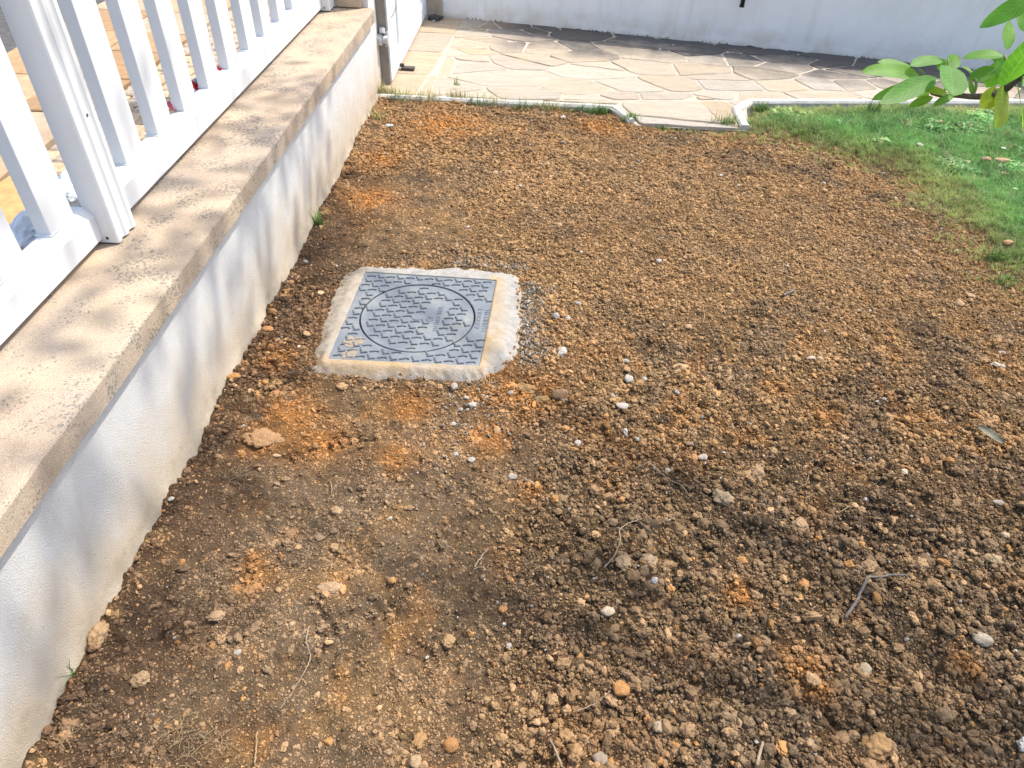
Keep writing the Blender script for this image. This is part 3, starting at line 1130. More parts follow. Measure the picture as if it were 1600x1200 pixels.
def add_slab(name, poly, z0, z1, mat, col, parent, inset=0.006, tilt=0.004):
    cxm = sum(p[0] for p in poly) / len(poly)
    cym = sum(p[1] for p in poly) / len(poly)
    pl = [(p[0] - cxm, p[1] - cym) for p in poly]
    vs, fs = slab_mesh(pl, z0 - z1, 0, inset)
    o = mesh_obj(name, vs, fs, mat, parent)
    o.location = Vector((cxm, cym, z1)) - (parent.location if parent else Vector())
    o.rotation_euler = (random.gauss(0, tilt), random.gauss(0, tilt), 0)
    o.color = (*col, 1)
    return o


def wob_rect(x0, y0, x1, y1, g=0.006, k=3, amp=0.004):
    pts = []
    cs = [(x0 + g, y0 + g), (x1 - g, y0 + g), (x1 - g, y1 - g), (x0 + g, y1 - g)]
    for i in range(4):
        a, b_ = cs[i], cs[(i + 1) % 4]
        for t in range(k):
            f = t / k
            pts.append((a[0] + (b_[0] - a[0]) * f + random.uniform(-amp, amp), a[1] + (b_[1] - a[1]) * f + random.uniform(-amp, amp)))
    return pts


y = 1.2
while y < 8.6:
    h = random.uniform(0.32, 0.62)
    x = -3.40
    while x < -2.44:
        w = min(random.uniform(0.4, 0.6), -2.42 - x)
        if -2.42 - x - w < 0.15: w = -2.42 - x
        col = random.choice([(0.50, 0.35, 0.21), (0.46, 0.30, 0.16), (0.50, 0.38, 0.26), (0.40, 0.25, 0.13)])
        add_slab('paving_slab', wob_rect(x, y, x + w, y + h), 0.05, 0.10, M['slab'], col, pv)
        x += w
    y += h
for (x0, y0, x1, y1, col) in ((-2.40, 2.52, -2.02, 2.98, (0.62, 0.36, 0.15)), (-2.40, 2.0, -2.0, 2.48, (0.5, 0.33, 0.2)), (-2.4, 1.5, -2.02, 1.96, (0.62, 0.42, 0.25))):
    add_slab('paving_slab', wob_rect(x0, y0, x1, y1), 0.05, 0.102, M['slab'], col, pv)
# rows of small setts, joined
sv, sf, scol = [], [], []


def sett(x, y, w, h, zt, col):
    poly = wob_rect(x, y, x + w, y + h, 0.005, 2, 0.006)
    cx_, cy_ = x + w / 2, y + h / 2
    a, f = slab_mesh([(p[0] - cx_, p[1] - cy_) for p in poly], 0.05 - zt, 0, 0.012)
    o = len(sv)
    sv.extend([(v[0] + cx_, v[1] + cy_, v[2] + zt) for v in a])
    sf.extend([tuple(i + o for i in ff) for ff in f])
    scol.extend([col] * len(a))


x = -2.40
while x < -1.40:
    w = random.uniform(0.085, 0.11)
    light = x < -1.95
    y = 0.9 if not (x < -2.0) else 3.02
    while y < 8.6:
        h = random.uniform(0.10, 0.16)
        if light: col = random.choice([(0.56, 0.43, 0.28), (0.62, 0.47, 0.30), (0.5, 0.4, 0.3)])
        else: col = random.choice([(0.24, 0.22, 0.20), (0.33, 0.30, 0.26), (0.15, 0.14, 0.135), (0.42, 0.35, 0.27)])
        sett(x, y, w, h, random.uniform(0.09, 0.104), col)
        y += h
    x += w
me = bpy.data.meshes.new('setts')
me.from_pydata(sv, [], sf)
a = me.attributes.new('tint', 'FLOAT_COLOR', 'POINT')
c4 = np.ones((len(sv), 4), dtype=np.float32)
c4[:, :3] = scol
a.data.foreach_set('color', c4.ravel())
m, nt, b = nmat('sett_stone', 0.85, 0.25)
p = pos(nt)
setc(nt, b, mix(nt, 1.0, attr_col(nt, 'tint'), ramp(nt, noise(nt, p, 40, 6, 0.7), [(0.28, 0.6), (0.72, 1.2)]), 'MULTIPLY'))
bump(nt, b, noise(nt, p, 130, 5, 0.7), 0.6, 0.006)
me.materials.append(m)
tag(link(bpy.data.objects.new('setts', me), pv), kind='stuff')


# ------------------------------------------------------------------ barrier tape and plastic bags behind the fence
def behind(px, py, x):
    d = ray(px, py)
    return CPOS + d * (x / d.x)


m, nt, b = nmat('tape_plastic', 0.35, 0.5)
uvn = N(nt, 'ShaderNodeUVMap')
sx = N(nt, 'ShaderNodeSeparateXYZ')
nt.links.new(uvn.outputs[0], sx.inputs[0])
fr = math_n(nt, 'FRACT', math_n(nt, 'ADD', math_n(nt, 'MULTIPLY', sx.outputs[1], 5.2), math_n(nt, 'MULTIPLY', sx.outputs[0], 0.5)))
setc(nt, b, mix(nt, math_n(nt, 'GREATER_THAN', fr, 0.52), (0.78, 0.78, 0.78), (0.72, 0.022, 0.03)))
M['tape'] = m
pts = [behind(q[0], q[1], -1.290) for q in ((262, 186), (270, 172), (283, 152), (297, 146), (308, 140), (322, 136), (334, 124), (343, 116), (356, 106))]
pts = [Vector((p.x, p.y, max(p.z, 0.640))) for p in pts]
sp = smooth_path(pts, 8)
vs, fs, uvs = [], [], []
for i, p in enumerate(sp):
    t = (sp[min(i + 1, len(sp) - 1)] - sp[max(i - 1, 0)]).normalized()
    a = 0.7 + 0.9 * math.sin(i * 0.16)
    s = Vector((0, 0, 1)) * math.cos(a) + t.cross(Vector((0, 0, 1))).normalized() * math.sin(a)
    for k in range(4):
        f = (k / 3 - 0.5)
        vs.append(p + s * f * 0.05 + t.cross(s) * 0.006 * math.sin(k * 2 + i * 0.4))
        uvs.append((k / 3, i / (len(sp) - 1)))
for i in range(len(sp) - 1):
    for k in range(3):
        fs.append((i * 4 + k, i * 4 + k + 1, i * 4 + k + 5, i * 4 + k + 4))
tp = mesh_obj('barrier_tape', vs, fs, M['tape'], None, True)
uvl = tp.data.uv_layers.new(name='UVMap')
for lp in tp.data.loops: uvl.data[lp.index].uv = uvs[lp.vertex_index]
md = tp.modifiers.new('thick', 'SOLIDIFY')
md.thickness = 0.0006
tag(tp, 'red and white striped barrier tape lying twisted behind the fence rail', 'tape')

m, nt, b = nmat('clear_film', 0.25, 0.6)
setc(nt, b, (0.80, 0.84, 0.88))
tb = N(nt, 'ShaderNodeBsdfTransparent')
ms = N(nt, 'ShaderNodeMixShader')
ms.inputs[0].default_value = 0.12
nt.links.new(b.outputs[0], ms.inputs[1])
nt.links.new(tb.outputs[0], ms.inputs[2])
nt.links.new(ms.outputs[0], nt.nodes['Material Output'].inputs[0])
M['film'] = m


def crumpled(name, c, r, seed, label):
    from mathutils import noise as mn
    bm = bmesh.new()
    bmesh.ops.create_icosphere(bm, subdivisions=4, radius=1.0)
    off = Vector((seed * 7.1, seed * 3.3, 1.7))
    for v in bm.verts:
        d = v.co.copy()
        k = 1 + 0.35 * mn.noise(d * 1.5 + off) + 0.28 * abs(mn.noise(d * 3.5 + off)) - 0.2 * abs(mn.noise(d * 7 + off))
        v.co = Vector((d.x * r[0], d.y * r[1], d.z * r[2])) * k
    o = bm_obj(name, bm, M['film'])
    o.location = c
    return tag(o, label, 'plastic bag')


crumpled('plastic_bag', behind(44, 352, -1.36) + Vector((0, 0, -0.02)), (0.045, 0.10, 0.055), 1, 'crumpled clear plastic bag lying behind the fence, left of the fence post')
crumpled('plastic_bag', behind(112, 283, -1.365) + Vector((0, 0, -0.02)), (0.04, 0.09, 0.05), 2, 'bluish clear plastic film lying behind the fence post foot')

# ------------------------------------------------------------------ gate
gate = empty('gate', (-0.92, 5.4, 0))
tag(gate, 'white panelled driveway gate between the cream pillar and the rear wall', 'gate')


def leaf_gate(y0, y1, lock=False):
    bm = bmesh.new()
    box(bm, (-0.962, y0, 0.062), (-0.936, y1, 1.60))
    pn = local(bm_obj('gate_panel', bm, M['gate'], gate), gate)
    for (a, b_, c, d) in ((y0, y0 + 0.10, 0.05, 1.62), (y1 - 0.10, y1, 0.05, 1.62)):
        bm = bmesh.new()
        box(bm, (-0.968, a, c), (-0.922, b_, d), 0.003)
        local(bm_obj('stile', bm, M['gate'], gate), gate)
    for (c, d) in ((0.051, 0.155), (1.50, 1.619)):
        bm = bmesh.new()
        box(bm, (-0.967, y0 + 0.1005, c), (-0.9225, y1 - 0.1005, d), 0.003)
        local(bm_obj('gate_rail', bm, M['gate'], gate), gate)
    bm = bmesh.new()
    prism(bm, [(-0.9355, 0.156), (-0.925, 0.156), (-0.9235, 0.162), (-0.928, 0.172), (-0.9355, 0.178)], 'y', y0 + 0.101, y1 - 0.101)
    local(bm_obj('moulding', bm, M['gate'], gate), gate)


leaf_gate(4.612, 5.055)
leaf_gate(5.062, 6.22)
bm = bmesh.new()
pp = at(640, 103, 0.055)
box(bm, (pp.x - 0.055, pp.y - 0.03, 0.034), (pp.x + 0.035, pp.y + 0.02, 0.05), 0.006)
tube_bm(bm, [(pp.x - 0.05, pp.y + 0.0, 0.05), (pp.x - 0.05, pp.y + 0.0, 0.068)], 0.014, 10)
st = bm_obj('gate_stop', bm, M['dark_iron'])
tag(st, 'small dark iron gate stop on the flagstones under the gate edge', 'gate stop')

# ------------------------------------------------------------------ patio
KL = [Vector((-0.96, 4.392)), Vector((0.452, 4.395))]
KC = Vector((0.575, 4.245))
KR = [Vector((1.25, 4.352)), Vector((1.268, 4.483)), Vector((1.35, 4.583)), Vector((6.6, 5.30))]
BW = [Vector((-0.80, 6.268)), Vector((7.0, 4.84))]      # foot of the rear wall
patio = mesh_obj('patio', [(-1.4, 4.40, 0.0255), (0.44, 4.40, 0.0255), (0.60, 4.165, 0.014), (1.25, 4.165, 0.014), (1.30, 4.50, 0.0255), (1.38, 4.61, 0.0255), (7, 5.35, 0.0255),
                           (7, 6.4, 0.0255), (-1.4, 6.6, 0.0255)], [tuple(range(9))], M['mortar'])
tag(patio, 'crazy paved patio of pale sandstone', kind='structure')


def clip(poly, p, n):
    """keep the side where (q-p).n <= 0"""
    out = []
    for i in range(len(poly)):
        a, b_ = poly[i], poly[(i + 1) % len(poly)]
        da = (a[0] - p[0]) * n[0] + (a[1] - p[1]) * n[1]
        db = (b_[0] - p[0]) * n[0] + (b_[1] - p[1]) * n[1]
        if da <= 0: out.append(a)
        if (da < 0 < db) or (db < 0 < da):
            t = da / (da - db)
            out.append((a[0] + (b_[0] - a[0]) * t, a[1] + (b_[1] - a[1]) * t))
    return out


rr = random.Random(23)
FLAGC = [(0.50, 0.415, 0.31), (0.50, 0.425, 0.325), (0.49, 0.41, 0.325), (0.47, 0.415, 0.345), (0.52, 0.45, 0.355), (0.49, 0.385, 0.265), (0.48, 0.415, 0.33), (0.50, 0.41, 0.30)]


def finish(poly, jig=0.0045):
    out = []
    n = len(poly)
    for i in range(n):
        a, b_ = poly[i], poly[(i + 1) % n]
        L = math.hypot(b_[0] - a[0], b_[1] - a[1])
        c = min(0.25, 0.018 / max(L, 1e-3))
        k = max(1, int(L / 0.09))
        for t in range(k + 1):
            f = c + (1 - 2 * c) * t / k
            out.append((a[0] + (b_[0] - a[0]) * f + rr.uniform(-jig, jig), a[1] + (b_[1] - a[1]) * f + rr.uniform(-jig, jig)))
    return out


wd = (BW[1] - BW[0]).normalized()
wn_ = (-wd.y, wd.x)
def area(p):
    return 0.5 * abs(sum(p[i][0] * p[(i + 1) % len(p)][1] - p[(i + 1) % len(p)][0] * p[i][1] for i in range(len(p))))


def crazy(region, out, dens=17):
    """crazy paving: cells of a weighted point pattern, so stones differ a lot in size and outline"""
    KX, KY = 0.74, 1.2
    xs, ys_ = [p[0] for p in region], [p[1] for p in region]
    want = int(dens * (max(xs) - min(xs)) * (max(ys_) - min(ys_)))
    pts, k = [], 0
    while len(pts) < want and k < 20000:
        k += 1
        q = (rr.uniform(min(xs) - .1, max(xs) + .1) * KX, rr.uniform(min(ys_) - .1, max(ys_) + .1) * KY)
        if all(math.hypot(q[0] - t[0], q[1] - t[1]) > 0.095 for t in pts): pts.append((q[0], q[1], rr.uniform(0, 0.013)))
    for s_ in pts:
        poly = [(p[0] * KX, p[1] * KY) for p in region]
        for t in pts:
            if t is s_: continue
            dx, dy = t[0] - s_[0], t[1] - s_[1]
            D = math.hypot(dx, dy)
            if D > 1.2: continue
            off_ = (D * D + s_[2] - t[2]) / (2 * D) - rr.choice([0.003, 0.0045, 0.007])
            poly = clip(poly, (s_[0] + dx / D * off_, s_[1] + dy / D * off_), (dx / D, dy / D))
            if len(poly) < 3: break
        if len(poly) < 3: continue
        out.append([(p[0] / KX, p[1] / KY) for p in poly])


wd = (BW[1] - BW[0]).normalized()
wn_ = (-wd.y, wd.x)
e = (KR[3] - KR[2]).normalized()
edge_p, edge_n = (KR[2].x - e.y * 0.075, KR[2].y + e.x * 0.075), (e.y, -e.x)
stones = []
s1 = clip(clip([(-0.655, 4.46), (5.6, 4.46), (5.6, 6.6), (-0.655, 6.6)], (BW[0].x, BW[0].y - 0.012), wn_), edge_p, edge_n)
crazy(s1, stones)
crazy([(0.62, 4.17), (1.245, 4.17), (1.285, 4.632), (0.525, 4.528), (0.525, 4.445)], stones)
stones.append([(0.02, 4.463), (0.51, 4.463), (0.51, 4.526)])
for poly in stones:
    if area(poly) < 0.004: continue
    k_ = rr.uniform(0.93, 1.06)
    col = [v * k_ for v in rr.choice(FLAGC)]
    add_slab('flagstone', finish(poly), 0.0, 0.030 + rr.uniform(-0.003, 0.003), M['flag'], col, patio, 0.006, 0.003)
# border course along the gate
yb = [4.45, 4.83, 5.32, 5.78, 6.22]
for a, b_ in zip(yb, yb[1:]):
    f = lambda y: -0.745 + 0.13 * (y - 4.45) / 1.8
    poly = [(-0.99, a + 0.006), (f(a) - 0.008, a + 0.006), (f(b_) - 0.008, b_ - 0.006), (-0.99, b_ - 0.006)]
    add_slab('flagstone', finish(poly, 0.003), 0.0, 0.031, M['flag'], rr.choice([(0.47, 0.38, 0.30), (0.50, 0.39, 0.27)]), patio, 0.006, 0.001)
for a, b_ in zip(yb, yb[1:]):
    poly = [(f(a) + 0.008, a + 0.006), (-0.665, a + 0.006), (-0.665, b_ - 0.006), (f(b_) + 0.008, b_ - 0.006)]
    if f(b_) + 0.03 < -0.665: add_slab('flagstone', finish(poly, 0.003), 0.0, 0.030, M['flag'], (0.5, 0.4, 0.29), patio, 0.006, 0.001)


# kerbs
def kerb(name, pts, w, h, label):
    from mathutils import noise as mn
    pts = [Vector((p[0], p[1], 0)) for p in pts]
    bm = bmesh.new()
    rings = []
    dense = []
    for a, b_ in zip(pts, pts[1:]):
        k = max(1, int((b_ - a).length / 0.06))
        dense += [a + (b_ - a) * (t / k) for t in range(k)]
    dense.append(pts[-1])
    for i, p in enumerate(dense):
        t = (dense[min(i + 1, len(dense) - 1)] - dense[max(i - 1, 0)]).normalized()
        s = Vector((-t.y, t.x, 0))
        j = lambda q: 0.0025 * mn.noise(Vector((p.x * 9 + q * 5, p.y * 9, q)))
        pr = [(0.0, -0.13), (0.0 + j(1), h - 0.012), (0.010 + j(2), h + j(3)), (w - 0.01, h + j(4)), (w + j(5), h - 0.01), (w, -0.13)]
        rings.append([bm.verts.new(p + s * a + Vector((0, 0, z))) for a, z in pr])
    for A, B in zip(rings, rings[1:]):
        for k in range(len(A) - 1): bm.faces.new((A[k], A[k + 1], B[k + 1], B[k]))
    bm.faces.new(rings[0])
    bm.faces.new(rings[-1][::-1])
    o = bm_obj(name, bm, M['kerb'])
    return tag(o, label, 'kerb')


kerb('kerb', [(-0.98, 4.393), (0.455, 4.396), (0.545, 4.20)], 0.045, 0.036, 'pale concrete kerb edging the soil from the gate pillar to the path opening')
kerb('kerb', [(1.255, 4.18), (1.26, 4.46), (1.355, 4.58), (6.6, 5.30)], 0.06, 0.044, 'pale concrete kerb curving between the lawn and the right part of the patio')

# ------------------------------------------------------------------ rear wall
rw = empty('rear_wall', (2.5, 5.7, 0))
tag(rw, 'long white rendered wall in shade behind the patio', 'wall')
L = (BW[1] - BW[0]).length
us = np.linspace(0, L, 260)
hs = np.concatenate([np.linspace(-0.03, 0.12, 10), np.linspace(0.14, 0.80, 16)])
uu, hh = np.meshgrid(us, hs)
off = 0.012 * (fbm(uu * 2.5, hh * 2.5, 401, 4) - 0.5) + 0.010 * sstep(0.06, 0.0, hh - 0.05 * fbm(uu * 4, hh * 0, 402, 3))
nx_, ny_ = wd.y, -wd.x
V = np.stack([BW[0].x + wd.x * uu + nx_ * off, BW[0].y + wd.y * uu + ny_ * off, hh], -1).reshape(-1, 3)
ii = np.arange(uu.size).reshape(uu.shape)
q = np.stack([ii[:-1, :-1], ii[:-1, 1:], ii[1:, 1:], ii[1:, :-1]], -1).reshape(-1, 4)
me = np_mesh('render_face', V, q)
me.materials.append(M['back_plaster'])
local(link(bpy.data.objects.new('render_face', me), rw), rw)
bm = bmesh.new()
r = bmesh.ops.create_cube(bm, size=1.0)
ang = math.atan2(wd.y, wd.x)
for v in r['verts']:
    l = Vector(((v.co.x + 0.5) * L, 0.012 + (v.co.y + 0.5) * 0.2, -0.1 + (v.co.z + 0.5) * 0.90))
    v.co = Vector((BW[0].x + wd.x * l.x - wd.y * l.y, BW[0].y + wd.y * l.x + wd.x * l.y, l.z))
local(bm_obj('wall_core', bm, M['back_plaster'], rw), rw)
# dirt crumbs and moss along the wall foot
mv, mf = [], []
for k in range(150):
    u = random.uniform(0.2, 5.0)
    if vnoise(np.array([u * 3.0]), np.array([0.5]), 9)[0] < 0.55: continue
    p = Vector((BW[0].x + wd.x * u + nx_ * 0.012, BW[0].y + wd.y * u + ny_ * 0.012, 0.032))
    s = random.uniform(0.003, 0.008)
    o_ = len(mv)
    for dx, dy, dz in ((-1.6, 0, 0), (1.6, 0, 0), (0, -1, 0), (0, 1, 0.2), (0, 0, 1)):
        mv.append(p + Vector((dx * random.uniform(.6, 1.3), dy, dz)) * s)
    mf += [(o_, o_ + 2, o_ + 4), (o_ + 2, o_ + 1, o_ + 4), (o_ + 1, o_ + 3, o_ + 4), (o_ + 3, o_, o_ + 4)]
o = mesh_obj('moss_crumbs', mv, mf, plain('moss', (0.06, 0.06, 0.04), 0.95, 0.1, 0.4, 30))
tag(o, 'dark moss and dirt crumbs along the foot of the rear wall', kind='stuff')

cp = empty('corner_pier', (-0.86, 6.2, 0))
tag(cp, 'mottled stone pier in the corner between gate and rear wall', 'pier')
bm = bmesh.new()
box(bm, (-0.93, 6.245, -0.05), (-0.80, 6.46, 1.3), 0.008)
local(bm_obj('pier_shaft', bm, M['coping'], cp), cp)
rub = at(685, 26, 0.04)
o = link(bpy.data.objects.new('dark_clump', rock_mesh('dark_clump', 55, 3, 0.5, 0.45, M['dark_iron'])))
o.location = (rub.x - 0.02, rub.y - 0.05, 0.045)
o.scale = (0.05, 0.045, 0.04)
tag(o, 'small dark lump of dirt in the corner at the far end of the gate', 'dirt clump')
bm = bmesh.new()
tube_bm(bm, smooth_path([at(676, 33, 0.04), at(681, 31, 0.036), at(688, 26, 0.036), at(690, 24.5, 0.036)], 4), 0.006, 6)
tag(bm_obj('wire', bm, M['grey_fitting']), 'short pale bent wire on the paving in the far gate corner', 'wire')

d = ray(1159, 10)
t = ((BW[0].x - CPOS.x) * wn_[0] + (BW[0].y - CPOS.y) * wn_[1]) / (d.x * wn_[0] + d.y * wn_[1])
pb = CPOS + d * (t * 0.99)
bm = bmesh.new()
tube_bm(bm, [pb, pb + Vector((0.002, 0.0, 0.16)), pb + Vector((0.004, 0, 0.42))], 0.016, 12)
tube_bm(bm, [pb + Vector((0, 0, -0.004)), pb + Vector((0, 0, 0.006))], 0.0185, 12)
dp = bm_obj('drain_pipe', bm, M['black_pipe'], None, True)
tag(dp, 'lower end of a thin black drain pipe on the white rear wall', 'pipe')
bm = bmesh.new()
box(bm, (pb.x - 0.022, pb.y - 0.02, pb.z + 0.30), (pb.x + 0.026, pb.y + 0.07, pb.z + 0.32), 0.003)
bm_obj('pipe_clip', bm, M['black_pipe'], dp)

# ------------------------------------------------------------------ manhole
MC = Vector((-0.3985, 2.137))
mh = empty('manhole', (MC.x, MC.y, 0.0), 0.0)
tag(mh, 'square grey manhole cover with round lid set in a rough concrete collar', 'manhole')
LZ = 0.036
inner = [(-0.654, 2.417), (-0.123, 2.406), (-0.147, 1.866), (-0.670, 1.860)]


def quad_at(u, v):
    """plan point on the slightly skewed cover, u,v in 0..1"""
    a = Vector(inner[3]).lerp(Vector(inner[2]), u)
    b_ = Vector(inner[0]).lerp(Vector(inner[1]), u)
    return a.lerp(b_, v)


# collar
rings_n = 9
CP = [Vector(p) for p in COLLAR]
dense = []
for i in range(len(CP)):
    p0, p1, p2, p3 = CP[i - 1], CP[i], CP[(i + 1) % len(CP)], CP[(i + 2) % len(CP)]
    for k in range(24):
        t = k / 24
        dense.append(0.5 * ((2 * p1) + (p2 - p0) * t + (2 * p0 - 5 * p1 + 4 * p2 - p3) * t * t + (3 * p1 - p0 - 3 * p2 + p3) * t ** 3))
outer = []
for p in dense:
    dirn = (p - MC).normalized()
    w = 0.045 * (fbm(np.array([p.x * 16]), np.array([p.y * 16]), 501, 5)[0] - 0.5) + 0.007 * (fbm(np.array([p.x * 90]), np.array([p.y * 90]), 505, 3)[0] - 0.5)
    outer.append(p + dirn * w)


def inner_hit(p):
    d = p - MC
    best = 9
    for i in range(4):
        a, b_ = Vector(inner[i]), Vector(inner[(i + 1) % 4])
        e = b_ - a
        den = d.x * e.y - d.y * e.x
        if abs(den) < 1e-9: continue
        t = ((a.x - MC.x) * e.y - (a.y - MC.y) * e.x) / den
        if t > 0: best = min(best, t)
    return MC + d * best


V, stain = [], []
T = [0.0, 0.0, 0.06, 0.13, 0.2, 0.28, 0.36, 0.44, 0.52, 0.6, 0.68, 0.76, 0.84, 0.92, 1.0, 1.03]
nO = len(outer)
for j, t in enumerate(T):
    for i, po in enumerate(outer):
        pi_ = inner_hit(po)
        p = pi_.lerp(po, t)
        wid = (po - pi_).length
        dist = t * wid
        bumpy = (0.005 + 0.013 * sstep(0.3, 0.7, np.array(t)).item()) * (fbm(np.array([p.x * 55]), np.array([p.y * 55]), 511, 6)[0] - 0.5) * min(1, t * 4)
        z = LZ + 0.003 - 0.004 * t + bumpy - 0.034 * (max(0, t - 0.3) / 0.7) ** 1.3
        if j == 0: z = LZ - 0.02
        if j == len(T) - 1: z = -0.07
        V.append((p.x - MC.x, p.y - MC.y, z))
        # muddy film: near the cover on the right and lower side, and at the left corner
        r_ = (p.x - MC.x) / 0.4
        f_ = -(p.y - MC.y) / 0.35
        n_ = fbm(np.array([p.x * 14]), np.array([p.y * 14]), 521, 4)[0]
        s = 0.0
        if r_ > 0.62: s = 0.9 * (1 - min(1, dist / (0.045 + 0.06 * n_)))
        if f_ > 0.72: s = max(s, (0.95 if p.x < MC.x + 0.02 else 0.5) * (1 - min(1, dist / (0.05 + 0.05 * n_)) ** 2))
        if r_ < -0.6: s = max(s, 0.45 * (1.2 - n_))
        s = max(s, 0.85 * max(0, (t - 0.72) / 0.28) * (0.2 + 1.3 * fbm(np.array([p.x * 9]), np.array([p.y * 9]), 531, 3)[0]))
        stain.append(max(0, min(1, s * (0.45 + 1.1 * n_))))
F = []
for j in range(len(T) - 1):
    for i in range(nO):
        F.append((j * nO + i, j * nO + (i + 1) % nO, (j + 1) * nO + (i + 1) % nO, (j + 1) * nO + i))
o = mesh_obj('concrete_collar', V, F, M['collar'], mh, True)
a = o.data.attributes.new('stain', 'FLOAT_COLOR', 'POINT')
c4 = np.ones((len(V), 4), dtype=np.float32)
c4[:, :3] = np.array(stain)[:, None]
a.data.foreach_set('color', c4.ravel())

# cover frame with circular opening
LC = Vector((-0.4005, 2.1385)) - MC
LR = 0.2085
KK = 96
V, F = [], []
for k in range(KK):
    an = 2 * math.pi * k / KK
    dd = Vector((math.cos(an), math.sin(an)))
    pi_ = LC + dd * (LR + 0.0065)
    po = inner_hit(MC + LC + dd * 0.5) - MC
    po = po * 0.995
    V += [(pi_.x, pi_.y, LZ - 0.016), (pi_.x, pi_.y, LZ - 0.0015), (pi_.x + dd.x * 0.002, pi_.y + dd.y * 0.002, LZ), (po.x, po.y, LZ), (po.x, po.y, LZ - 0.025)]
for k in range(KK):
    k2 = (k + 1) % KK
    for j in range(4): F.append((k * 5 + j, k2 * 5 + j, k2 * 5 + j + 1, k * 5 + j + 1))
# square the corners: move the nearest ring point to each corner
cor = [Vector(c) - MC for c in inner]
for c in cor:
    kb = min(range(KK), key=lambda k: (Vector(V[k * 5 + 3][:2]) - c * 0.995).length)
    V[kb * 5 + 3] = (c.x * 0.995, c.y * 0.995, LZ)
    V[kb * 5 + 4] = (c.x * 0.995, c.y * 0.995, LZ - 0.025)
frame = mesh_obj('cover_frame', V, F, M['lid'], mh)
V, F = [], []
V2 = []
for k in range(KK):
    an = 2 * math.pi * k / KK
    dd = Vector((math.cos(an), math.sin(an)))
    for r_, z in ((0.0001, LZ - 0.006), (LR - 0.02, LZ - 0.003), (LR - 0.007, LZ - 0.002), (LR - 0.002, LZ - 0.0015), (LR, LZ - 0.003), (LR, LZ - 0.02)):
        V.append((LC.x + dd.x * r_, LC.y + dd.y * r_, z if r_ > 0.001 else LZ - 0.003))
for k in range(KK):
    k2 = (k + 1) % KK
    for j in range(5): F.append((k * 6 + j, k2 * 6 + j, k2 * 6 + j + 1, k * 6 + j + 1))
lid = mesh_obj('lid', V, F, M['lid'], mh)
bm = bmesh.new()
bmesh.ops.create_circle(bm, cap_ends=True, segments=64, radius=LR + 0.02)
gap = bm_obj('seating_ring', bm, M['groove'], mh)
gap.location = (LC.x, LC.y, LZ - 0.013)


def bar(bm, c, ang, l, w, z, h):
    ca, sa = math.cos(ang), math.sin(ang)
    pr = [(-l, -w * 0.55), (-l * 0.8, -w), (l * 0.8, -w), (l, -w * 0.55), (l, w * 0.55), (l * 0.8, w), (-l * 0.8, w), (-l, w * 0.55)]
    A = [bm.verts.new((c.x + x_ * ca - y_ * sa, c.y + x_ * sa + y_ * ca, z)) for x_, y_ in pr]
    B = [bm.verts.new((c.x + x_ * .86 * ca - y_ * .72 * sa, c.y + x_ * .86 * sa + y_ * .72 * ca, z + h)) for x_, y_ in pr]
    for i in range(8): bm.faces.new((A[i], A[(i + 1) % 8], B[(i + 1) % 8], B[i]))
    bm.faces.new(B)


def mark(bm, c, ell, z):
    if ell:
        bar(bm, c + Vector((0.004, -0.009)), math.radians(12), 0.0130, 0.0036, z, 0.0044)
        bar(bm, c + Vector((-0.009, 0.005)), math.radians(112), 0.0120, 0.0036, z, 0.0042)
    else:
        bar(bm, c + Vector((-0.005, -0.001)), math.radians(16), 0.0125, 0.0034, z, 0.0044)
        bar(bm, c + Vector((0.0130, 0.0)), math.radians(-22), 0.0062, 0.0030, z, 0.0042)


TEXT1 = (Vector((-0.186, 2.145)) - MC)
bl, bf = bmesh.new(), bmesh.new()
st_ = 0.0405
for i in range(-9, 10):
    for j in range(-9, 10):
        c = Vector((i * st_ * 0.95 + j * 0.006, j * st_ * 0.78)) + LC
        ell = (i + j) % 2 == 0
        rad = (c - LC).length
        if rad < LR - 0.018:
            q = c - LC
            if q.length < 0.03: continue                              # plain boss
            if 0.035 < q.x < 0.095 and abs(q.y - (0.0)) < 0.105: continue   # lettering field
            mark(bl, c, ell, LZ - 0.0035)
        elif rad > LR + 0.016:
            ph = (MC + c)
            ok = True
            for k in range(4):
                a, b_ = Vector(inner[k]), Vector(inner[(k + 1) % 4])
                e = (b_ - a).normalized()
                dist = (ph.x - a.x) * e.y - (ph.y - a.y) * e.x
                if dist < 0.013: ok = False
            if ok and not (c.x > 0.185 and abs(c.y) < 0.10):
                mark(bf, c, ell, LZ - 0.0005)
tag(bm_obj('tread_pattern', bl, M['tread'], lid), kind='stuff')
tag(bm_obj('tread_pattern', bf, M['tread'], frame), kind='stuff')
bm = bmesh.new()
tube_bm(bm, [(LC.x, LC.y, LZ - 0.004), (LC.x, LC.y, LZ - 0.0005)], [0.024, 0.022], 28)
bm_obj('centre_boss', bm, M['lid'], lid)
# triangular emblem of three little bars in a ring
bm = bmesh.new()
ec = LC + Vector((0.046, -0.012))
for k in range(3):
    a = math.radians(90 + 120 * k)
    bar(bm, ec + Vector((math.cos(a), math.sin(a))) * 0.0065, a + math.pi / 2, 0.0055, 0.0020, LZ - 0.0032, 0.0022)
for k in range(20):
    a = 2 * math.pi * k / 20
    bar(bm, ec + Vector((math.cos(a), math.sin(a))) * 0.0145, a + math.pi / 2, 0.0023, 0.0008, LZ - 0.0032, 0.0016)
bm_obj('emblem', bm, M['lid'], lid)


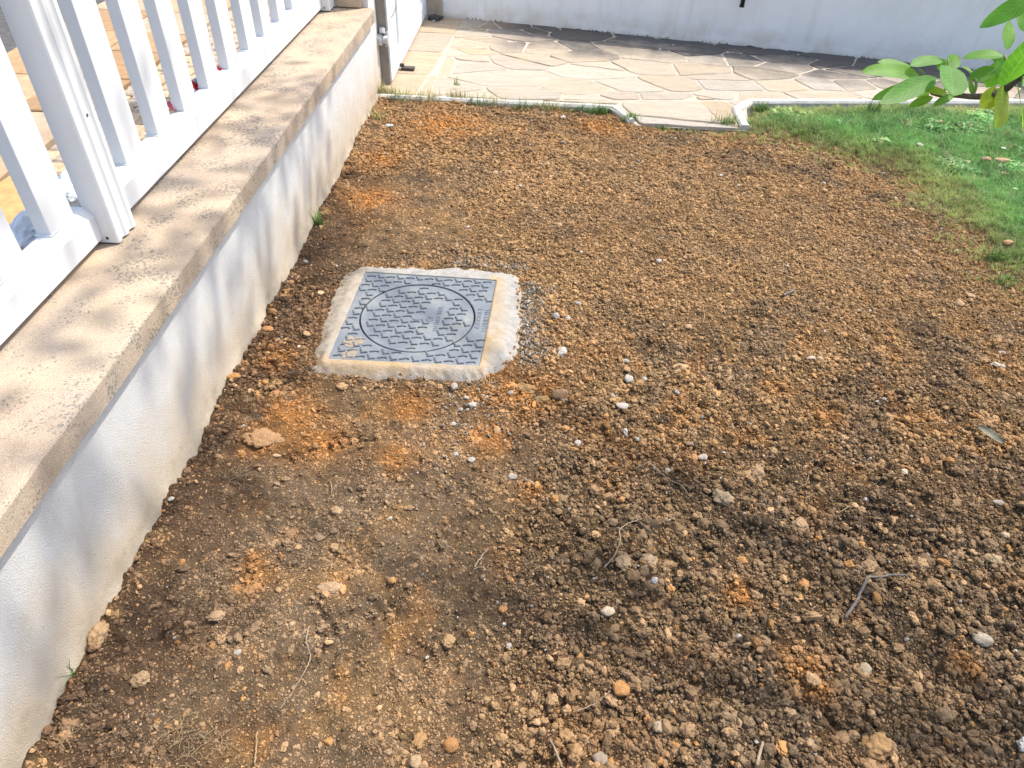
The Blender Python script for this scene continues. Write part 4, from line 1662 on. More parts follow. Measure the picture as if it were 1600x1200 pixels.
def letters(txt, size, loc, rot, parent, depth=0.0012):
    cu = bpy.data.curves.new('lettering', 'FONT')
    cu.body = txt
    cu.size = size
    cu.extrude = depth
    cu.resolution_u = 2
    cu.align_x = 'CENTER'
    cu.align_y = 'CENTER'
    tmp = bpy.data.objects.new('lettering', cu)
    COL.objects.link(tmp)
    dg = bpy.context.evaluated_depsgraph_get()
    me = bpy.data.meshes.new_from_object(tmp.evaluated_get(dg))
    bpy.data.objects.remove(tmp)
    me.materials.clear()
    me.materials.append(M['lid'])
    o = link(bpy.data.objects.new('lettering', me), parent)
    o.location = loc
    o.rotation_euler = (0, 0, rot)
    return o


letters('EN 124-2  B125', 0.024, (LC.x + 0.078, LC.y - 0.005, LZ - 0.0025), math.radians(88), lid)
letters('ATERSOL I', 0.027, (LC.x + 0.228, LC.y + 0.003, LZ + 0.0006), math.radians(88), frame)
letters('LENURS PM', 0.027, (LC.x + 0.256, LC.y - 0.005, LZ + 0.0006), math.radians(88), frame)
# dried mud on the lower left corner of the frame
bm = bmesh.new()
for (u, v, s) in ((0.105, 0.17, 0.024), (0.15, 0.20, 0.020), (0.12, 0.05, 0.022), (0.145, 0.08, 0.016), (0.09, 0.22, 0.012)):
    p = quad_at(u, v) - MC
    r = bmesh.ops.create_icosphere(bm, subdivisions=3, radius=1.0)
    for vt in r['verts']:
        k = 1 + 0.5 * (vnoise(np.array([vt.co.x * 2 + u * 50]), np.array([vt.co.y * 2 + v * 50]), 5)[0] - 0.5)
        vt.co = Vector((p.x + vt.co.x * s * k * 1.2, p.y + vt.co.y * s * k, LZ + 0.0003 + max(vt.co.z, -0.2) * 0.0022))
bm_obj('dried_mud', bm, plain('dried_mud', (0.30, 0.25, 0.19), 0.95, 0.1, 0.2, 90, 0.5, 300), frame, True)

# fine grey rubble against the right side of the collar
gp = []
for k in range(900):
    t = random.random()
    b0 = Vector((0.0, 2.42)).lerp(Vector((0.012, 1.93)), t)
    p = b0 + Vector((abs(random.gauss(0, 0.06)) - 0.02, random.gauss(0, 0.02)))
    gp.append((p.x, p.y, random.choice([0.0012, 0.0016, 0.002, 0.003, 0.004]) * random.uniform(0.7, 1.3)))
for k in range(160):
    p = Vector((random.uniform(-0.32, 0.0), 2.535 + abs(random.gauss(0, 0.045))))
    gp.append((p.x, p.y, random.uniform(0.002, 0.005)))
for k in range(220):
    q = at(random.gauss(735, 35), random.gauss(640, 38))
    gp.append((q.x, q.y, random.choice([0.0022, 0.003, 0.004])))
gp = np.array(gp)
n = len(gp)
gz = soil_h(gp[:, 0], gp[:, 1]) + gp[:, 2] * 0.6 + 0.002
gc = np.array((0.37, 0.32, 0.255)) * RNG.uniform(0.55, 1.3, n)[:, None]
o = scatter('rubble', np.stack([gp[:, 0], gp[:, 1], gz], 1), gp[:, 2:3] * RNG.uniform(0.8, 1.3, (n, 3)), RNG.uniform(0, 6.28, (n, 3)), RNG.integers(0, 14, n), gc, CLODS)
tag(o, 'fine grey mortar rubble spilled around the concrete collar', kind='stuff')

# ------------------------------------------------------------------ single stones, chips and lumps
STONES = [rock_mesh('stone', 300 + i, 3, 0.28, 0.8, M['stone'], facet=0.75) for i in range(8)]
LUMPS = [rock_mesh('lump', 330 + i, 4, 0.45, 0.8, M['stone']) for i in range(6)]
WHITE, TANC, ORNG, BRN, GRY, CREAM = (0.48, 0.43, 0.36), (0.45, 0.31, 0.175), (0.47, 0.235, 0.085), (0.32, 0.20, 0.11), (0.38, 0.37, 0.35), (0.50, 0.40, 0.28)
# px, py, width px, height/width, name, category, colour, label
TABLE = [
    (705, 1166, 30, .85, 'stone', 'stone', ORNG, 'large rounded orange stone at the bottom edge, right of the straw'),
    (655, 1160, 24, .9, 'lump', 'soil lump', (0.45, 0.26, 0.11), 'pair-like orange lump just left of the large rounded orange stone'),
    (650, 1193, 20, 1.2, 'stone', 'stone', TANC, 'tan stone cut by the bottom edge below the orange lump'),
    (968, 1084, 22, 1.05, 'stone', 'stone', ORNG, 'pointed orange stone with a dark hollow and rootlets beneath it'),
    (947, 962, 23, .8, 'stone', 'stone', CREAM, 'smooth rounded cream stone low in the middle of the soil'),
    (974, 888, 22, .75, 'lump', 'soil lump', TANC, 'angular tan lump below the end of the long curved root'),
    (1010, 884, 22, .8, 'lump', 'soil lump', (0.40, 0.28, 0.17), 'tan lump to the right of the angular one below the curved root'),
    (785, 957, 15, 1., 'stone', 'stone', ORNG, 'small bright orange cube-like stone above the middle bottom'),
    (612, 911, 16, 1., 'stone', 'stone', (0.45, 0.25, 0.1), 'orange rounded stone beside the two boot prints'),
    (874, 624, 27, .7, 'stone', 'stone', (0.36, 0.22, 0.12), 'large round brown stone right below the collar corner'),
    (845, 628, 24, .5, 'lump', 'soil lump', (0.46, 0.29, 0.13), 'flat orange-tan lump left of the round brown stone'),
    (823, 607, 26, .7, 'lump', 'soil lump', (0.48, 0.28, 0.11), 'orange clay lump closest to the lower right collar corner'),
    (1062, 574, 32, .38, 'stone', 'stone', (0.52, 0.35, 0.18), 'flat tan stone slab lying in the middle of the raked soil'),
    (1074, 518, 12, 1., 'stone', 'stone', (0.50, 0.34, 0.19), 'small tan stone straight above the flat tan slab'),
    (1128, 780, 30, .85, 'lump', 'soil lump', (0.40, 0.30, 0.18), 'big rough tan lump right of the middle of the soil'),
    (1183, 741, 19, 1.8, 'lump', 'soil lump', (0.40, 0.26, 0.14), 'upright elongated orange-brown lump above the big rough tan lump'),
    (1533, 1000, 36, .6, 'stone', 'stone', (0.40, 0.335, 0.245), 'whitish cracked quartz stone near the right edge'),
    (1352, 1046, 22, .8, 'stone', 'stone', (0.42, 0.34, 0.22), 'dull tan stone left of the whitish quartz stone'),
    (1367, 1168, 34, .8, 'lump', 'soil lump', (0.48, 0.28, 0.12), 'orange-tan clay lump at the bottom right'),
    (1250, 822, 20, .9, 'lump', 'soil lump', (0.38, 0.25, 0.14), 'brown lump with a reddish top above the dark bent root'),
    (1355, 885, 22, .9, 'lump', 'soil lump', (0.38, 0.25, 0.13), 'brown lump just above the horizontal arm of the dark bent root'),
    (1550, 882, 20, .9, 'lump', 'soil lump', (0.43, 0.32, 0.18), 'tan lump near the right edge above the quartz stone'),
    (410, 688, 46, .4, 'lump', 'soil lump', (0.42, 0.245, 0.12), 'largest flat orange clay lump on the trodden earth near the wall'),
    (430, 708, 17, .6, 'stone', 'stone', (0.50, 0.36, 0.22), 'tan stone touching the lower edge of the largest clay lump'),
    (368, 601, 24, .6, 'stone', 'brick piece', ORNG, 'orange brick-like stone against the wall foot'),
    (420, 518, 20, .7, 'stone', 'brick piece', (0.44, 0.22, 0.09), 'second orange stone up along the wall foot from the brick-like one'),
    (429, 493, 14, .7, 'stone', 'stone', (0.40, 0.21, 0.10), 'reddish stone third up along the wall foot'),
    (444, 468, 15, .6, 'stone', 'stone', (0.40, 0.22, 0.11), 'reddish flat stone fourth up along the wall foot'),
    (456, 443, 11, .9, 'stone', 'stone', (0.44, 0.22, 0.09), 'small orange stone topmost along the wall left of the manhole'),
    (502, 463, 15, .55, 'chip', 'chip', (0.70, 0.46, 0.27), 'peach coloured flat chip left of the upper left collar edge'),
    (493, 578, 11, .8, 'chip', 'chip', WHITE, 'white folded chip at the lower left corner of the collar'),
    (467, 543, 6, 2.4, 'chip', 'chip', (0.68, 0.62, 0.52), 'thin upright pale sliver between the wall and the collar'),
    (477, 409, 10, .7, 'pebble', 'pebble', GRY, 'grey pebble by the wall foot above the manhole'),
    (607, 200, 15, .7, 'pebble', 'pebble', (0.50, 0.49, 0.48), 'grey pebble in the soil corner below the gate pillar'),
    (160, 1000, 26, 1.5, 'lump', 'bark piece', (0.45, 0.30, 0.16), 'tan bark-like lump leaning by the lower wall foot'),
    (107, 1101, 8, 2.4, 'chip', 'chip', (0.60, 0.45, 0.28), 'pale curved splinter near the lower wall foot'),
    (70, 1142, 12, .8, 'pebble', 'pebble', ORNG, 'orange pebble near the bottom left corner'),
    (105, 1156, 22, .7, 'lump', 'soil lump', (0.40, 0.24, 0.12), 'orange-brown lump right of the bottom left orange pebble'),
    (222, 1065, 25, .7, 'lump', 'soil lump', (0.44, 0.30, 0.17), 'tan clay lump alone in the lower left dark soil'),
    (272, 790, 10, .9, 'pebble', 'pebble', (0.45, 0.43, 0.40), 'grey pebble by the wall foot at the left middle'),
    (257, 803, 13, .5, 'pebble', 'pebble', ORNG, 'flat orange pebble touching the wall foot next to the grey one'),
    (373, 1024, 10, .9, 'chip', 'chip', (0.42, 0.38, 0.32), 'small white square chip in the lower left soil'),
    (340, 965, 22, .5, 'lump', 'soil lump', (0.42, 0.28, 0.16), 'flat tan flake above the white square chip'),
    (520, 922, 34, .4, 'lump', 'soil lump', (0.47, 0.32, 0.19), 'pale tan clay lump left of the boot prints'),
    (1084, 718, 16, .9, 'pebble', 'pebble', ORNG, 'orange pebble touching a white chip right of the centre'),
    (1098, 713, 17, .8, 'chip', 'chip', WHITE, 'white crumbly chip touching the orange pebble'),
    (738, 640, 16, .8, 'chip', 'chip', WHITE, 'largest white chip below the collar'),
    (729, 628, 11, .8, 'chip', 'chip', WHITE, 'white chip directly above the largest one below the collar'),
    (708, 666, 11, .8, 'chip', 'chip', WHITE, 'white chip lower left of the largest one below the collar'),
    (720, 646, 8, .8, 'chip', 'chip', (0.38, 0.36, 0.33), 'small white chip left of the largest one below the collar'),
    (711, 610, 12, 1.6, 'chip', 'chip', (0.42, 0.36, 0.29), 'cream oblong chip touching the lower collar edge'),
    (738, 720, 13, .9, 'chip', 'chip', WHITE, 'white chip lowest of the cluster below the manhole'),
    (712, 712, 9, .9, 'chip', 'chip', WHITE, 'white chip left of the lowest one of the cluster'),
    (741, 694, 9, .6, 'chip', 'chip', (0.40, 0.38, 0.34), 'white chip above the lowest one of the cluster'),
    (800, 748, 12, .9, 'chip', 'chip', (0.40, 0.36, 0.30), 'white chip alone below and right of the cluster'),
    (902, 694, 11, 1.2, 'chip', 'chip', WHITE, 'white chip left of the dark hollow in mid soil'),
    (1042, 738, 10, 1., 'chip', 'chip', WHITE, 'round white chip on the thin curved root'),
    (994, 691, 8, 1.8, 'chip', 'chip', WHITE, 'narrow white chip above the thin curved root'),
    (972, 639, 18, .7, 'chip', 'chip', WHITE, 'white two-lobed chip right of the round brown stone'),
    (957, 624, 11, 1.3, 'chip', 'chip', (0.40, 0.37, 0.32), 'upright white chip touching the two-lobed one from above'),
    (981, 598, 12, 1.1, 'chip', 'chip', WHITE, 'left one of two white chips below the flat tan slab'),
    (1006, 597, 11, 1., 'chip', 'chip', WHITE, 'right one of two white chips below the flat tan slab'),
    (977, 570, 12, .6, 'chip', 'chip', (0.42, 0.37, 0.30), 'flat white chip left of the flat tan slab'),
    (869, 500, 15, .9, 'pebble', 'pebble', (0.40, 0.36, 0.31), 'pale grey rounded pebble right of the collar'),
    (887, 502, 10, .9, 'chip', 'chip', WHITE, 'small white chip next to the pale grey pebble'),
    (903, 479, 9, 1., 'chip', 'chip', (0.38, 0.35, 0.31), 'small pale chip above right of the pale grey pebble'),
    (878, 555, 18, .8, 'lump', 'mortar lump', (0.58, 0.52, 0.44), 'crumbly pale mortar lump right of the lower collar corner'),
    (908, 400, 9, .8, 'pebble', 'pebble', (0.52, 0.53, 0.55), 'bluish grey pebble in the raked soil above the collar'),
    (1029, 412, 11, .8, 'pebble', 'pebble', (0.58, 0.52, 0.47), 'pale pinkish pebble in the raked soil right of the bluish one'),
    (731, 356, 10, .7, 'pebble', 'pebble', (0.6, 0.56, 0.52), 'pale pebble straight above the manhole'),
    (1265, 565, 14, .9, 'pebble', 'pebble', (0.60, 0.47, 0.38), 'pinkish pebble right of the flat tan slab'),
    (1280, 566, 14, .9, 'pebble', 'pebble', (0.50, 0.34, 0.18), 'tan pebble touching the pinkish one'),
    (1516, 464, 19, .8, 'stone', 'stone', (0.48, 0.33, 0.19), 'right and larger of two tan stones below the lawn edge'),
    (1500, 473, 15, .9, 'stone', 'stone', (0.47, 0.30, 0.17), 'left and smaller of two tan stones below the lawn edge'),
    (1557, 576, 22, .6, 'lump', 'mortar lump', (0.50, 0.45, 0.38), 'greyish crumbly lump near the right edge below the lawn'),
    (1566, 552, 17, .55, 'chip', 'chip', (0.40, 0.34, 0.28), 'flat whitish chip above the greyish lump near the right edge'),
    (1556, 791, 14, .6, 'chip', 'chip', (0.42, 0.36, 0.29), 'whitish chip near the right edge in the dark soil'),
    (1566, 843, 16, .8, 'stone', 'stone', (0.56, 0.44, 0.28), 'cream stone near the right edge below the whitish chip'),
    (1410, 744, 15, .6, 'chip', 'chip', (0.56, 0.46, 0.32), 'cream flat chip in the dark soil left of the grey leaf'),
    (1205, 707, 11, .9, 'chip', 'chip', (0.52, 0.46, 0.36), 'dull white chip above the upright orange-brown lump'),
    (1560, 265, 25, .6, 'stone', 'stone', (0.52, 0.34, 0.21), 'largest tan stone lying in the lawn'),
    (1531, 267, 17, .7, 'stone', 'stone', (0.50, 0.30, 0.17), 'orange-tan stone left of the largest one in the lawn'),
    (1501, 270, 12, .8, 'stone', 'stone', (0.45, 0.27, 0.15), 'brown stone left of the two tan stones in the lawn'),
    (1562, 286, 11, .6, 'stone', 'stone', (0.50, 0.33, 0.21), 'small stone below the largest one in the lawn'),
    (1430, 243, 12, .8, 'stone', 'stone', (0.52, 0.42, 0.36), 'whitish brown stone at the yellow edge of the lawn'),
    (1565, 397, 22, .6, 'stone', 'stone', (0.47, 0.26, 0.13), 'orange clod on the lower lawn edge near the right side'),
    (1422, 333, 13, .7, 'stone', 'stone', (0.46, 0.27, 0.14), 'orange clod at the point of the lawn edge'),
    (1427, 398, 12, .7, 'stone', 'stone', (0.48, 0.32, 0.22), 'pinkish clod in the raked soil below the lawn edge'),
    (700, 1000, 17, .9, 'lump', 'soil lump', (0.42, 0.27, 0.13), 'tan lump at the right boot print'),
    (1268, 1162, 18, .8, 'lump', 'soil lump', (0.40, 0.29, 0.18), 'brown lump left of the orange-tan clay lump at the bottom right'),
    (935, 1188, 26, .9, 'stone', 'stone', (0.33, 0.26, 0.19), 'large grey-brown stone half buried at the bottom edge'),
    (955, 1190, 12, 1.3, 'stone', 'stone', ORNG, 'small orange stone right of the half buried grey-brown one'),
    (1025, 1142, 14, 1.3, 'stone', 'stone', (0.46, 0.36, 0.23), 'upright cream-tan stone low right of the pointed orange stone'),
    (833, 1143, 18, .9, 'lump', 'soil lump', (0.44, 0.27, 0.14), 'orange-tan lump above the short light stick'),
]
pickr = random.Random(5)
for (px, py, w, ar, nm, cat, col, label) in TABLE:
    p = at(px, py)
    dist = (p - CPOS).length
    depth = (p - CPOS).dot(CF)
    r_ = w * depth / FPX * 0.5
    me = pickr.choice(LUMPS if nm == 'lump' else STONES)
    o = link(bpy.data.objects.new(nm, me))
    kx = r_ / 1.0
    ky = r_ * min(1.5, max(0.55, ar * 1.15))
    kz = r_ * min(0.95, max(0.28, ar * 0.75))
    o.scale = (kx, ky, kz)
    z = ground_z(p.x, p.y)
    lawnz = 0.02 if poly_sd(np.array([p.x]), np.array([p.y]), LAWN)[0] < -0.03 else 0
    o.location = (p.x, p.y, z + kz * 0.45 + lawnz)
    o.rotation_euler = (pickr.gauss(0, 0.15), pickr.gauss(0, 0.15), pickr.uniform(-0.35, 0.35) + pickr.choice([0, math.pi]))
    o.color = (*col, 1)
    tag(o, label, cat)


# ------------------------------------------------------------------ roots, twigs, straw
def strand(name, pix, r0, r1, mat, label, cat, lift=0.006):
    pts = []
    for (px, py) in pix:
        p = at(px, py)
        pts.append(Vector((p.x, p.y, ground_z(p.x, p.y) + lift)))
    sp = smooth_path(pts, 6)
    rs = [r0 + (r1 - r0) * i / (len(sp) - 1) for i in range(len(sp))]
    sp = [p + Vector((random.gauss(0, 0.0008), random.gauss(0, 0.0008), random.uniform(0, 0.003))) for p in sp]
    bm = bmesh.new()
    tube_bm(bm, sp, rs, 7)
    return tag(bm_obj(name, bm, M[mat], None, True), label, cat)


strand('root', [(1318, 970), (1332, 948), (1344, 922), (1352, 910), (1372, 906), (1400, 904), (1414, 906)], 0.0042, 0.0028, 'dark_root', 'thick dark bent root lying on the lower right soil', 'root', 0.012)
strand('root', [(943, 893), (958, 876), (967, 855), (966, 838), (980, 826), (1001, 816)], 0.0024, 0.0012, 'root', 'long thin curved root in the middle of the soil', 'root', 0.010)
strand('root', [(990, 736), (1010, 735), (1030, 744), (1050, 756), (1064, 764), (1073, 778)], 0.0018, 0.001, 'root', 'thin arched root with a white chip on it', 'root', 0.010)
strand('root', [(484, 980), (480, 1005), (485, 1025), (478, 1050), (460, 1080), (437, 1112)], 0.0022, 0.0010, 'root', 'long wavy root on the trodden soil, lower left', 'root')
strand('twig', [(742, 894), (752, 880), (763, 868)], 0.0022, 0.0014, 'root', 'short forked-looking twig left of the middle', 'twig', 0.012)
strand('twig', [(740, 896), (752, 894), (768, 900)], 0.0016, 0.001, 'root', 'thin rootlet lying flat at the foot of the short twig', 'root', 0.008)
strand('stick', [(1180, 1202), (1184, 1180), (1190, 1162)], 0.0042, 0.003, 'root', 'light brown stick at the bottom edge, right half', 'stick', 0.012)
strand('stick', [(876, 1202), (868, 1182), (857, 1162)], 0.0032, 0.002, 'root', 'light stick at the bottom edge near the middle', 'stick', 0.01)
strand('rootlet', [(900, 1115), (925, 1104), (952, 1088)], 0.0016, 0.001, 'root', 'fine rootlet running to the pointed orange stone', 'root', 0.01)
strand('stalk', [(401, 1200), (403, 1175), (405, 1150)], 0.0018, 0.0014, 'straw', 'upright pale stalk at the bottom edge, left side', 'stalk', 0.01)
strand('straw', [(1262, 746), (1260, 754), (1254, 760), (1248, 762)], 0.0011, 0.0008, 'straw', 'small pale curl of straw right of the big rough tan lump', 'straw', 0.012)
strand('straw', [(1304, 810), (1315, 804), (1325, 795)], 0.0011, 0.0008, 'straw', 'short straight straw right of the small pale curl', 'straw', 0.014)
strand('straw', [(1425, 674), (1448, 670), (1476, 672)], 0.0011, 0.0008, 'straw', 'long thin straw left of the grey leaf', 'straw', 0.014)
strand('twig', [(1221, 470), (1230, 465), (1238, 460)], 0.006, 0.005, 'dark_root', 'short black twig in the raked soil', 'twig', 0.008)
strand('rootlet', [(1095, 516), (1098, 504), (1096, 492), (1104, 490)], 0.0014, 0.001, 'straw', 'fine pale rootlet above the flat tan slab', 'root', 0.01)
strand('rootlet', [(514, 750), (519, 762), (517, 775), (511, 782)], 0.0013, 0.0008, 'straw', 'small pale twisted rootlet beside the upper boot print', 'root', 0.006)
strand('twig', [(452, 590), (475, 584), (492, 577)], 0.0018, 0.0012, 'dark_root', 'thin brown twig pointing at the white folded chip', 'twig', 0.008)
strand('orange_root', [(820, 754), (829, 762), (838, 770)], 0.005, 0.003, 'rootorange' if 'rootorange' in M else 'root', 'short orange-brown root stub left of the curved root', 'root', 0.008)


def straw_patch(name, px, py, n, spread, label):
    c = at(px, py)
    bm = bmesh.new()
    for k in range(n):
        a = random.gauss(0.6, 0.7)
        L_ = random.uniform(0.012, 0.04)
        x0, y0 = c.x + random.gauss(0, spread), c.y + random.gauss(0, spread * 0.6)
        pts = []
        bend = random.gauss(0, 0.6)
        for t in (0, .33, .66, 1):
            x_, y_ = x0 + math.cos(a + bend * t) * L_ * t, y0 + math.sin(a + bend * t) * L_ * t
            pts.append((x_, y_, ground_z(x_, y_) + 0.003 + random.uniform(0, 0.006)))
        tube_bm(bm, pts, [0.0004, 0.0005, 0.0005, 0.0003], 4)
    return tag(bm_obj(name, bm, M['straw']), label, kind='stuff')


straw_patch('dry_grass', 310, 1165, 60, 0.045, 'dried grass litter on the soil at the bottom left')
straw_patch('dry_grass', 375, 745, 34, 0.03, 'dried rootlets on the dark soil by the wall')
straw_patch('dry_grass', 392, 625, 40, 0.018, 'pale dried grass ball beside the wall foot')
straw_patch('dry_grass', 90, 1165, 20, 0.03, 'dried stalks at the bottom left wall foot')


# ------------------------------------------------------------------ grass
def blade(bm, base, direction, L_, w, bend, segs=3, rnd=random):
    side = Vector((-direction.y, direction.x, 0)) * w * 0.5
    prev = None
    for k in range(segs + 1):
        t = k / segs
        p = base + Vector((0, 0, 1)) * (L_ * t * (1 - 0.35 * bend * t)) + direction * (L_ * bend * t * t)
        s = side * (1 - t) ** 0.7
        if k < segs: cur = (bm.verts.new(p - s), bm.verts.new(p + s))
        else: cur = (bm.verts.new(p),)
        if prev:
            if len(cur) == 2: bm.faces.new((prev[0], prev[1], cur[1], cur[0]))
            else: bm.faces.new((prev[0], prev[1], cur[0]))
        prev = cur


def tuft_mesh(seed, n, spread, L_, w, mat, bend=(0.2, 0.9)):
    r = random.Random(seed)
    bm = bmesh.new()
    for k in range(n):
        a = r.uniform(0, 6.283)
        b_ = Vector((r.gauss(0, spread), r.gauss(0, spread), 0))
        blade(bm, b_, Vector((math.cos(a), math.sin(a), 0)), L_ * r.uniform(0.5, 1.25), w * r.uniform(0.7, 1.3), r.uniform(*bend))
    me = bpy.data.meshes.new('grass_tuft')
    bm.to_mesh(me)
    bm.free()
    me.materials.append(mat)
    return me


def clover_mesh(seed, mat):
    r = random.Random(seed)
    bm = bmesh.new()
    for k in range(9):
        c = Vector((r.gauss(0, 0.018), r.gauss(0, 0.018), r.uniform(0.018, 0.036)))
        tilt = Vector((r.gauss(0, 0.4), r.gauss(0, 0.4), 1)).normalized()
        a0 = r.uniform(0, 6.28)
        for j in range(3):
            a = a0 + j * 2.094
            d = Vector((math.cos(a), math.sin(a), 0))
            d = (d - tilt * d.dot(tilt)).normalized()
            s = tilt.cross(d)
            R_ = r.uniform(0.006, 0.010)
            vs = [bm.verts.new(c)] + [bm.verts.new(c + d * R_ * x_ + s * R_ * y_) for x_, y_ in ((0.7, -0.6), (1.35, -0.5), (1.5, 0), (1.35, 0.5), (0.7, 0.6))]
            bm.faces.new(vs)
    me = bpy.data.meshes.new('clover')
    bm.to_mesh(me)
    bm.free()
    me.materials.append(mat)
    return me


TUFTS = [tuft_mesh(600 + i, 16, 0.011, 0.044, 0.0028, M['grass']) for i in range(6)] + [tuft_mesh(620 + i, 10, 0.010, 0.055, 0.0026, M['grass'], (0.4, 1.2)) for i in range(2)] + \
        [clover_mesh(640 + i, M['grass']) for i in range(3)]
n = 62000
gx_ = RNG.uniform(0.95, 4.6, n)
gy_ = RNG.uniform(1.5, 5.0, n)
sd = poly_sd(gx_, gy_, LAWN) + 0.16 * (fbm(gx_ * 6, gy_ * 6, 701, 4) - 0.5)
dens = np.where(sd < 0, 0.30 + 0.70 * sstep(0.0, -0.16, sd), 0.22 * sstep(0.20, 0.0, sd))
keep = RNG.random(n) < dens
keep &= ((gx_ < 1.6) & (gy_ < 4.60)) | (gy_ < 4.585 + 0.137 * (gx_ - 1.36))
keep &= ~((gx_ < 1.34) & (gy_ > 4.42) & (gx_ < 1.28 + (gy_ - 4.42) * 0.6))
keep &= ~((gx_ < 1.25) & (gy_ > 4.17))
gx_, gy_, sd = gx_[keep], gy_[keep], sd[keep]
n = len(gx_)
yel = sstep(-0.36, 0.02, sd + 0.25 * (fbm(gx_ * 3, gy_ * 3, 711, 3) - 0.5))
gc = np.array((0.185, 0.37, 0.10))[None] * (1 - yel[:, None]) + np.array((0.40, 0.43, 0.14))[None] * yel[:, None]
gc *= (0.6 + 0.9 * fbm(gx_ * 7, gy_ * 7, 721, 3))[:, None] * RNG.uniform(0.7, 1.35, n)[:, None]
dry = RNG.random(n) < 0.06 + 0.12 * yel
gc = np.where(dry[:, None], np.array((0.42, 0.36, 0.17)), gc)
cl = (fbm(gx_ * 4, gy_ * 4, 731, 3) > 0.695) & (RNG.random(n) < 0.75) & (yel < 0.6)
gc = np.where(cl[:, None], gc * np.array((1.05, 1.0, 1.2)) * 1.1, gc)
pk = np.where(cl, RNG.integers(8, 11, n), RNG.integers(0, 8, n))
sz = RNG.uniform(0.6, 1.15, n) * (1 - 0.35 * yel)
tr = np.stack([RNG.normal(0, 0.15, n), RNG.normal(0, 0.15, n), RNG.uniform(0, 6.283, n)], 1)
gzz = soil_h(gx_, gy_, False) + 0.004
o = scatter('lawn_grass', np.stack([gx_, gy_, gzz], 1), np.repeat(sz[:, None], 3, 1), tr, pk, gc, TUFTS)
tag(o, 'short green lawn grass with clover, yellowing along the soil', kind='stuff')


def clump(px, py, n, L_, spread, mat, label, z=None, sx=1.0):
    p = at(px, py)
    bm = bmesh.new()
    for k in range(int(n * 1.8)):
        a = random.uniform(0, 6.283)
        blade(bm, Vector((random.gauss(0, spread * sx), random.gauss(0, spread * 0.5), 0)), Vector((math.cos(a), math.sin(a), 0)), L_ * random.uniform(0.5, 1.5), 0.0046, random.uniform(0.1, 0.9))
    o = bm_obj('grass_tuft', bm, M[mat])
    o.location = (p.x, p.y, ground_z(p.x, p.y) - 0.002 if z is None else z)
    return tag(o, label, 'grass tuft')


clump(497, 352, 26, 0.07, 0.016, 'tuft_green', 'thin green grass tuft growing at the wall foot above the manhole')
clump(600, 152, 60, 0.07, 0.035, 'tuft_dry', 'yellowish grass tuft in the corner below the gate pillar')
clump(588, 190, 34, 0.07, 0.03, 'tuft_dry', 'thin yellowish grass at the wall foot near the pillar')
clump(648, 158, 90, 0.045, 0.07, 'tuft_dry', 'dry grass strip along the left end of the kerb', sx=1.3)
clump(712, 160, 50, 0.05, 0.035, 'tuft_dry', 'yellow-green tuft under the thin tall blades on the kerb')
for i_, (px_, n_) in enumerate(((625, 40), (675, 50), (745, 40), (775, 40), (815, 50), (880, 40), (905, 40))):
    clump(px_, 157 + (px_ - 600) * 0.055, n_, 0.06, 0.04, 'tuft_dry' if i_ % 2 else 'tuft_green', ['sparse green fringe tuft nearest the pillar, on the kerb front', 'straw coloured fringe tuft second from the pillar, on the kerb front', 'thin green fringe tuft third from the pillar, on the kerb front', 'straw coloured fringe tuft fourth from the pillar, on the kerb front', 'green fringe tuft fifth from the pillar, on the kerb front', 'straw coloured fringe tuft sixth from the pillar, on the kerb front', 'green fringe tuft seventh from the pillar, on the kerb front'][i_])
clump(713, 146, 8, 0.06, 0.012, 'tuft_green', 'few tall grass blades rising over the kerb', z=0.05)
clump(850, 172, 80, 0.05, 0.04, 'tuft_dry', 'pale yellow-green tuft against the middle of the left kerb')
clump(790, 164, 60, 0.035, 0.06, 'tuft_dry', 'short dry grass against the kerb left of the pale tuft')
clump(938, 176, 90, 0.055, 0.035, 'tuft_green', 'fresh green tuft at the right end of the left kerb')
clump(984, 192, 80, 0.05, 0.022, 'tuft_green', 'round olive tuft at the foot of the kerb corner')
clump(1040, 205, 40, 0.03, 0.04, 'tuft_green', 'low green tuft in the path opening')
clump(1075, 207, 40, 0.03, 0.04, 'tuft_dry', 'low yellowish tuft in the path opening')
clump(1135, 200, 60, 0.07, 0.04, 'tuft_green', 'tall wispy tuft left of the right kerb end')
clump(1190, 178, 90, 0.06, 0.03, 'tuft_green', 'dense dark green tuft at the bend of the right kerb')
clump(1358, 190, 60, 0.09, 0.025, 'tuft_green', 'tall bright green tuft standing up from the lawn')
clump(1553, 412, 60, 0.05, 0.035, 'tuft_green', 'weed tuft on the lower lawn edge beside the orange clod')
clump(1563, 445, 40, 0.04, 0.03, 'tuft_green', 'lowest weed tuft on the soil at the right edge')
clump(116, 1060, 5, 0.05, 0.01, 'tuft_green', 'few dark blades at the lower wall foot')

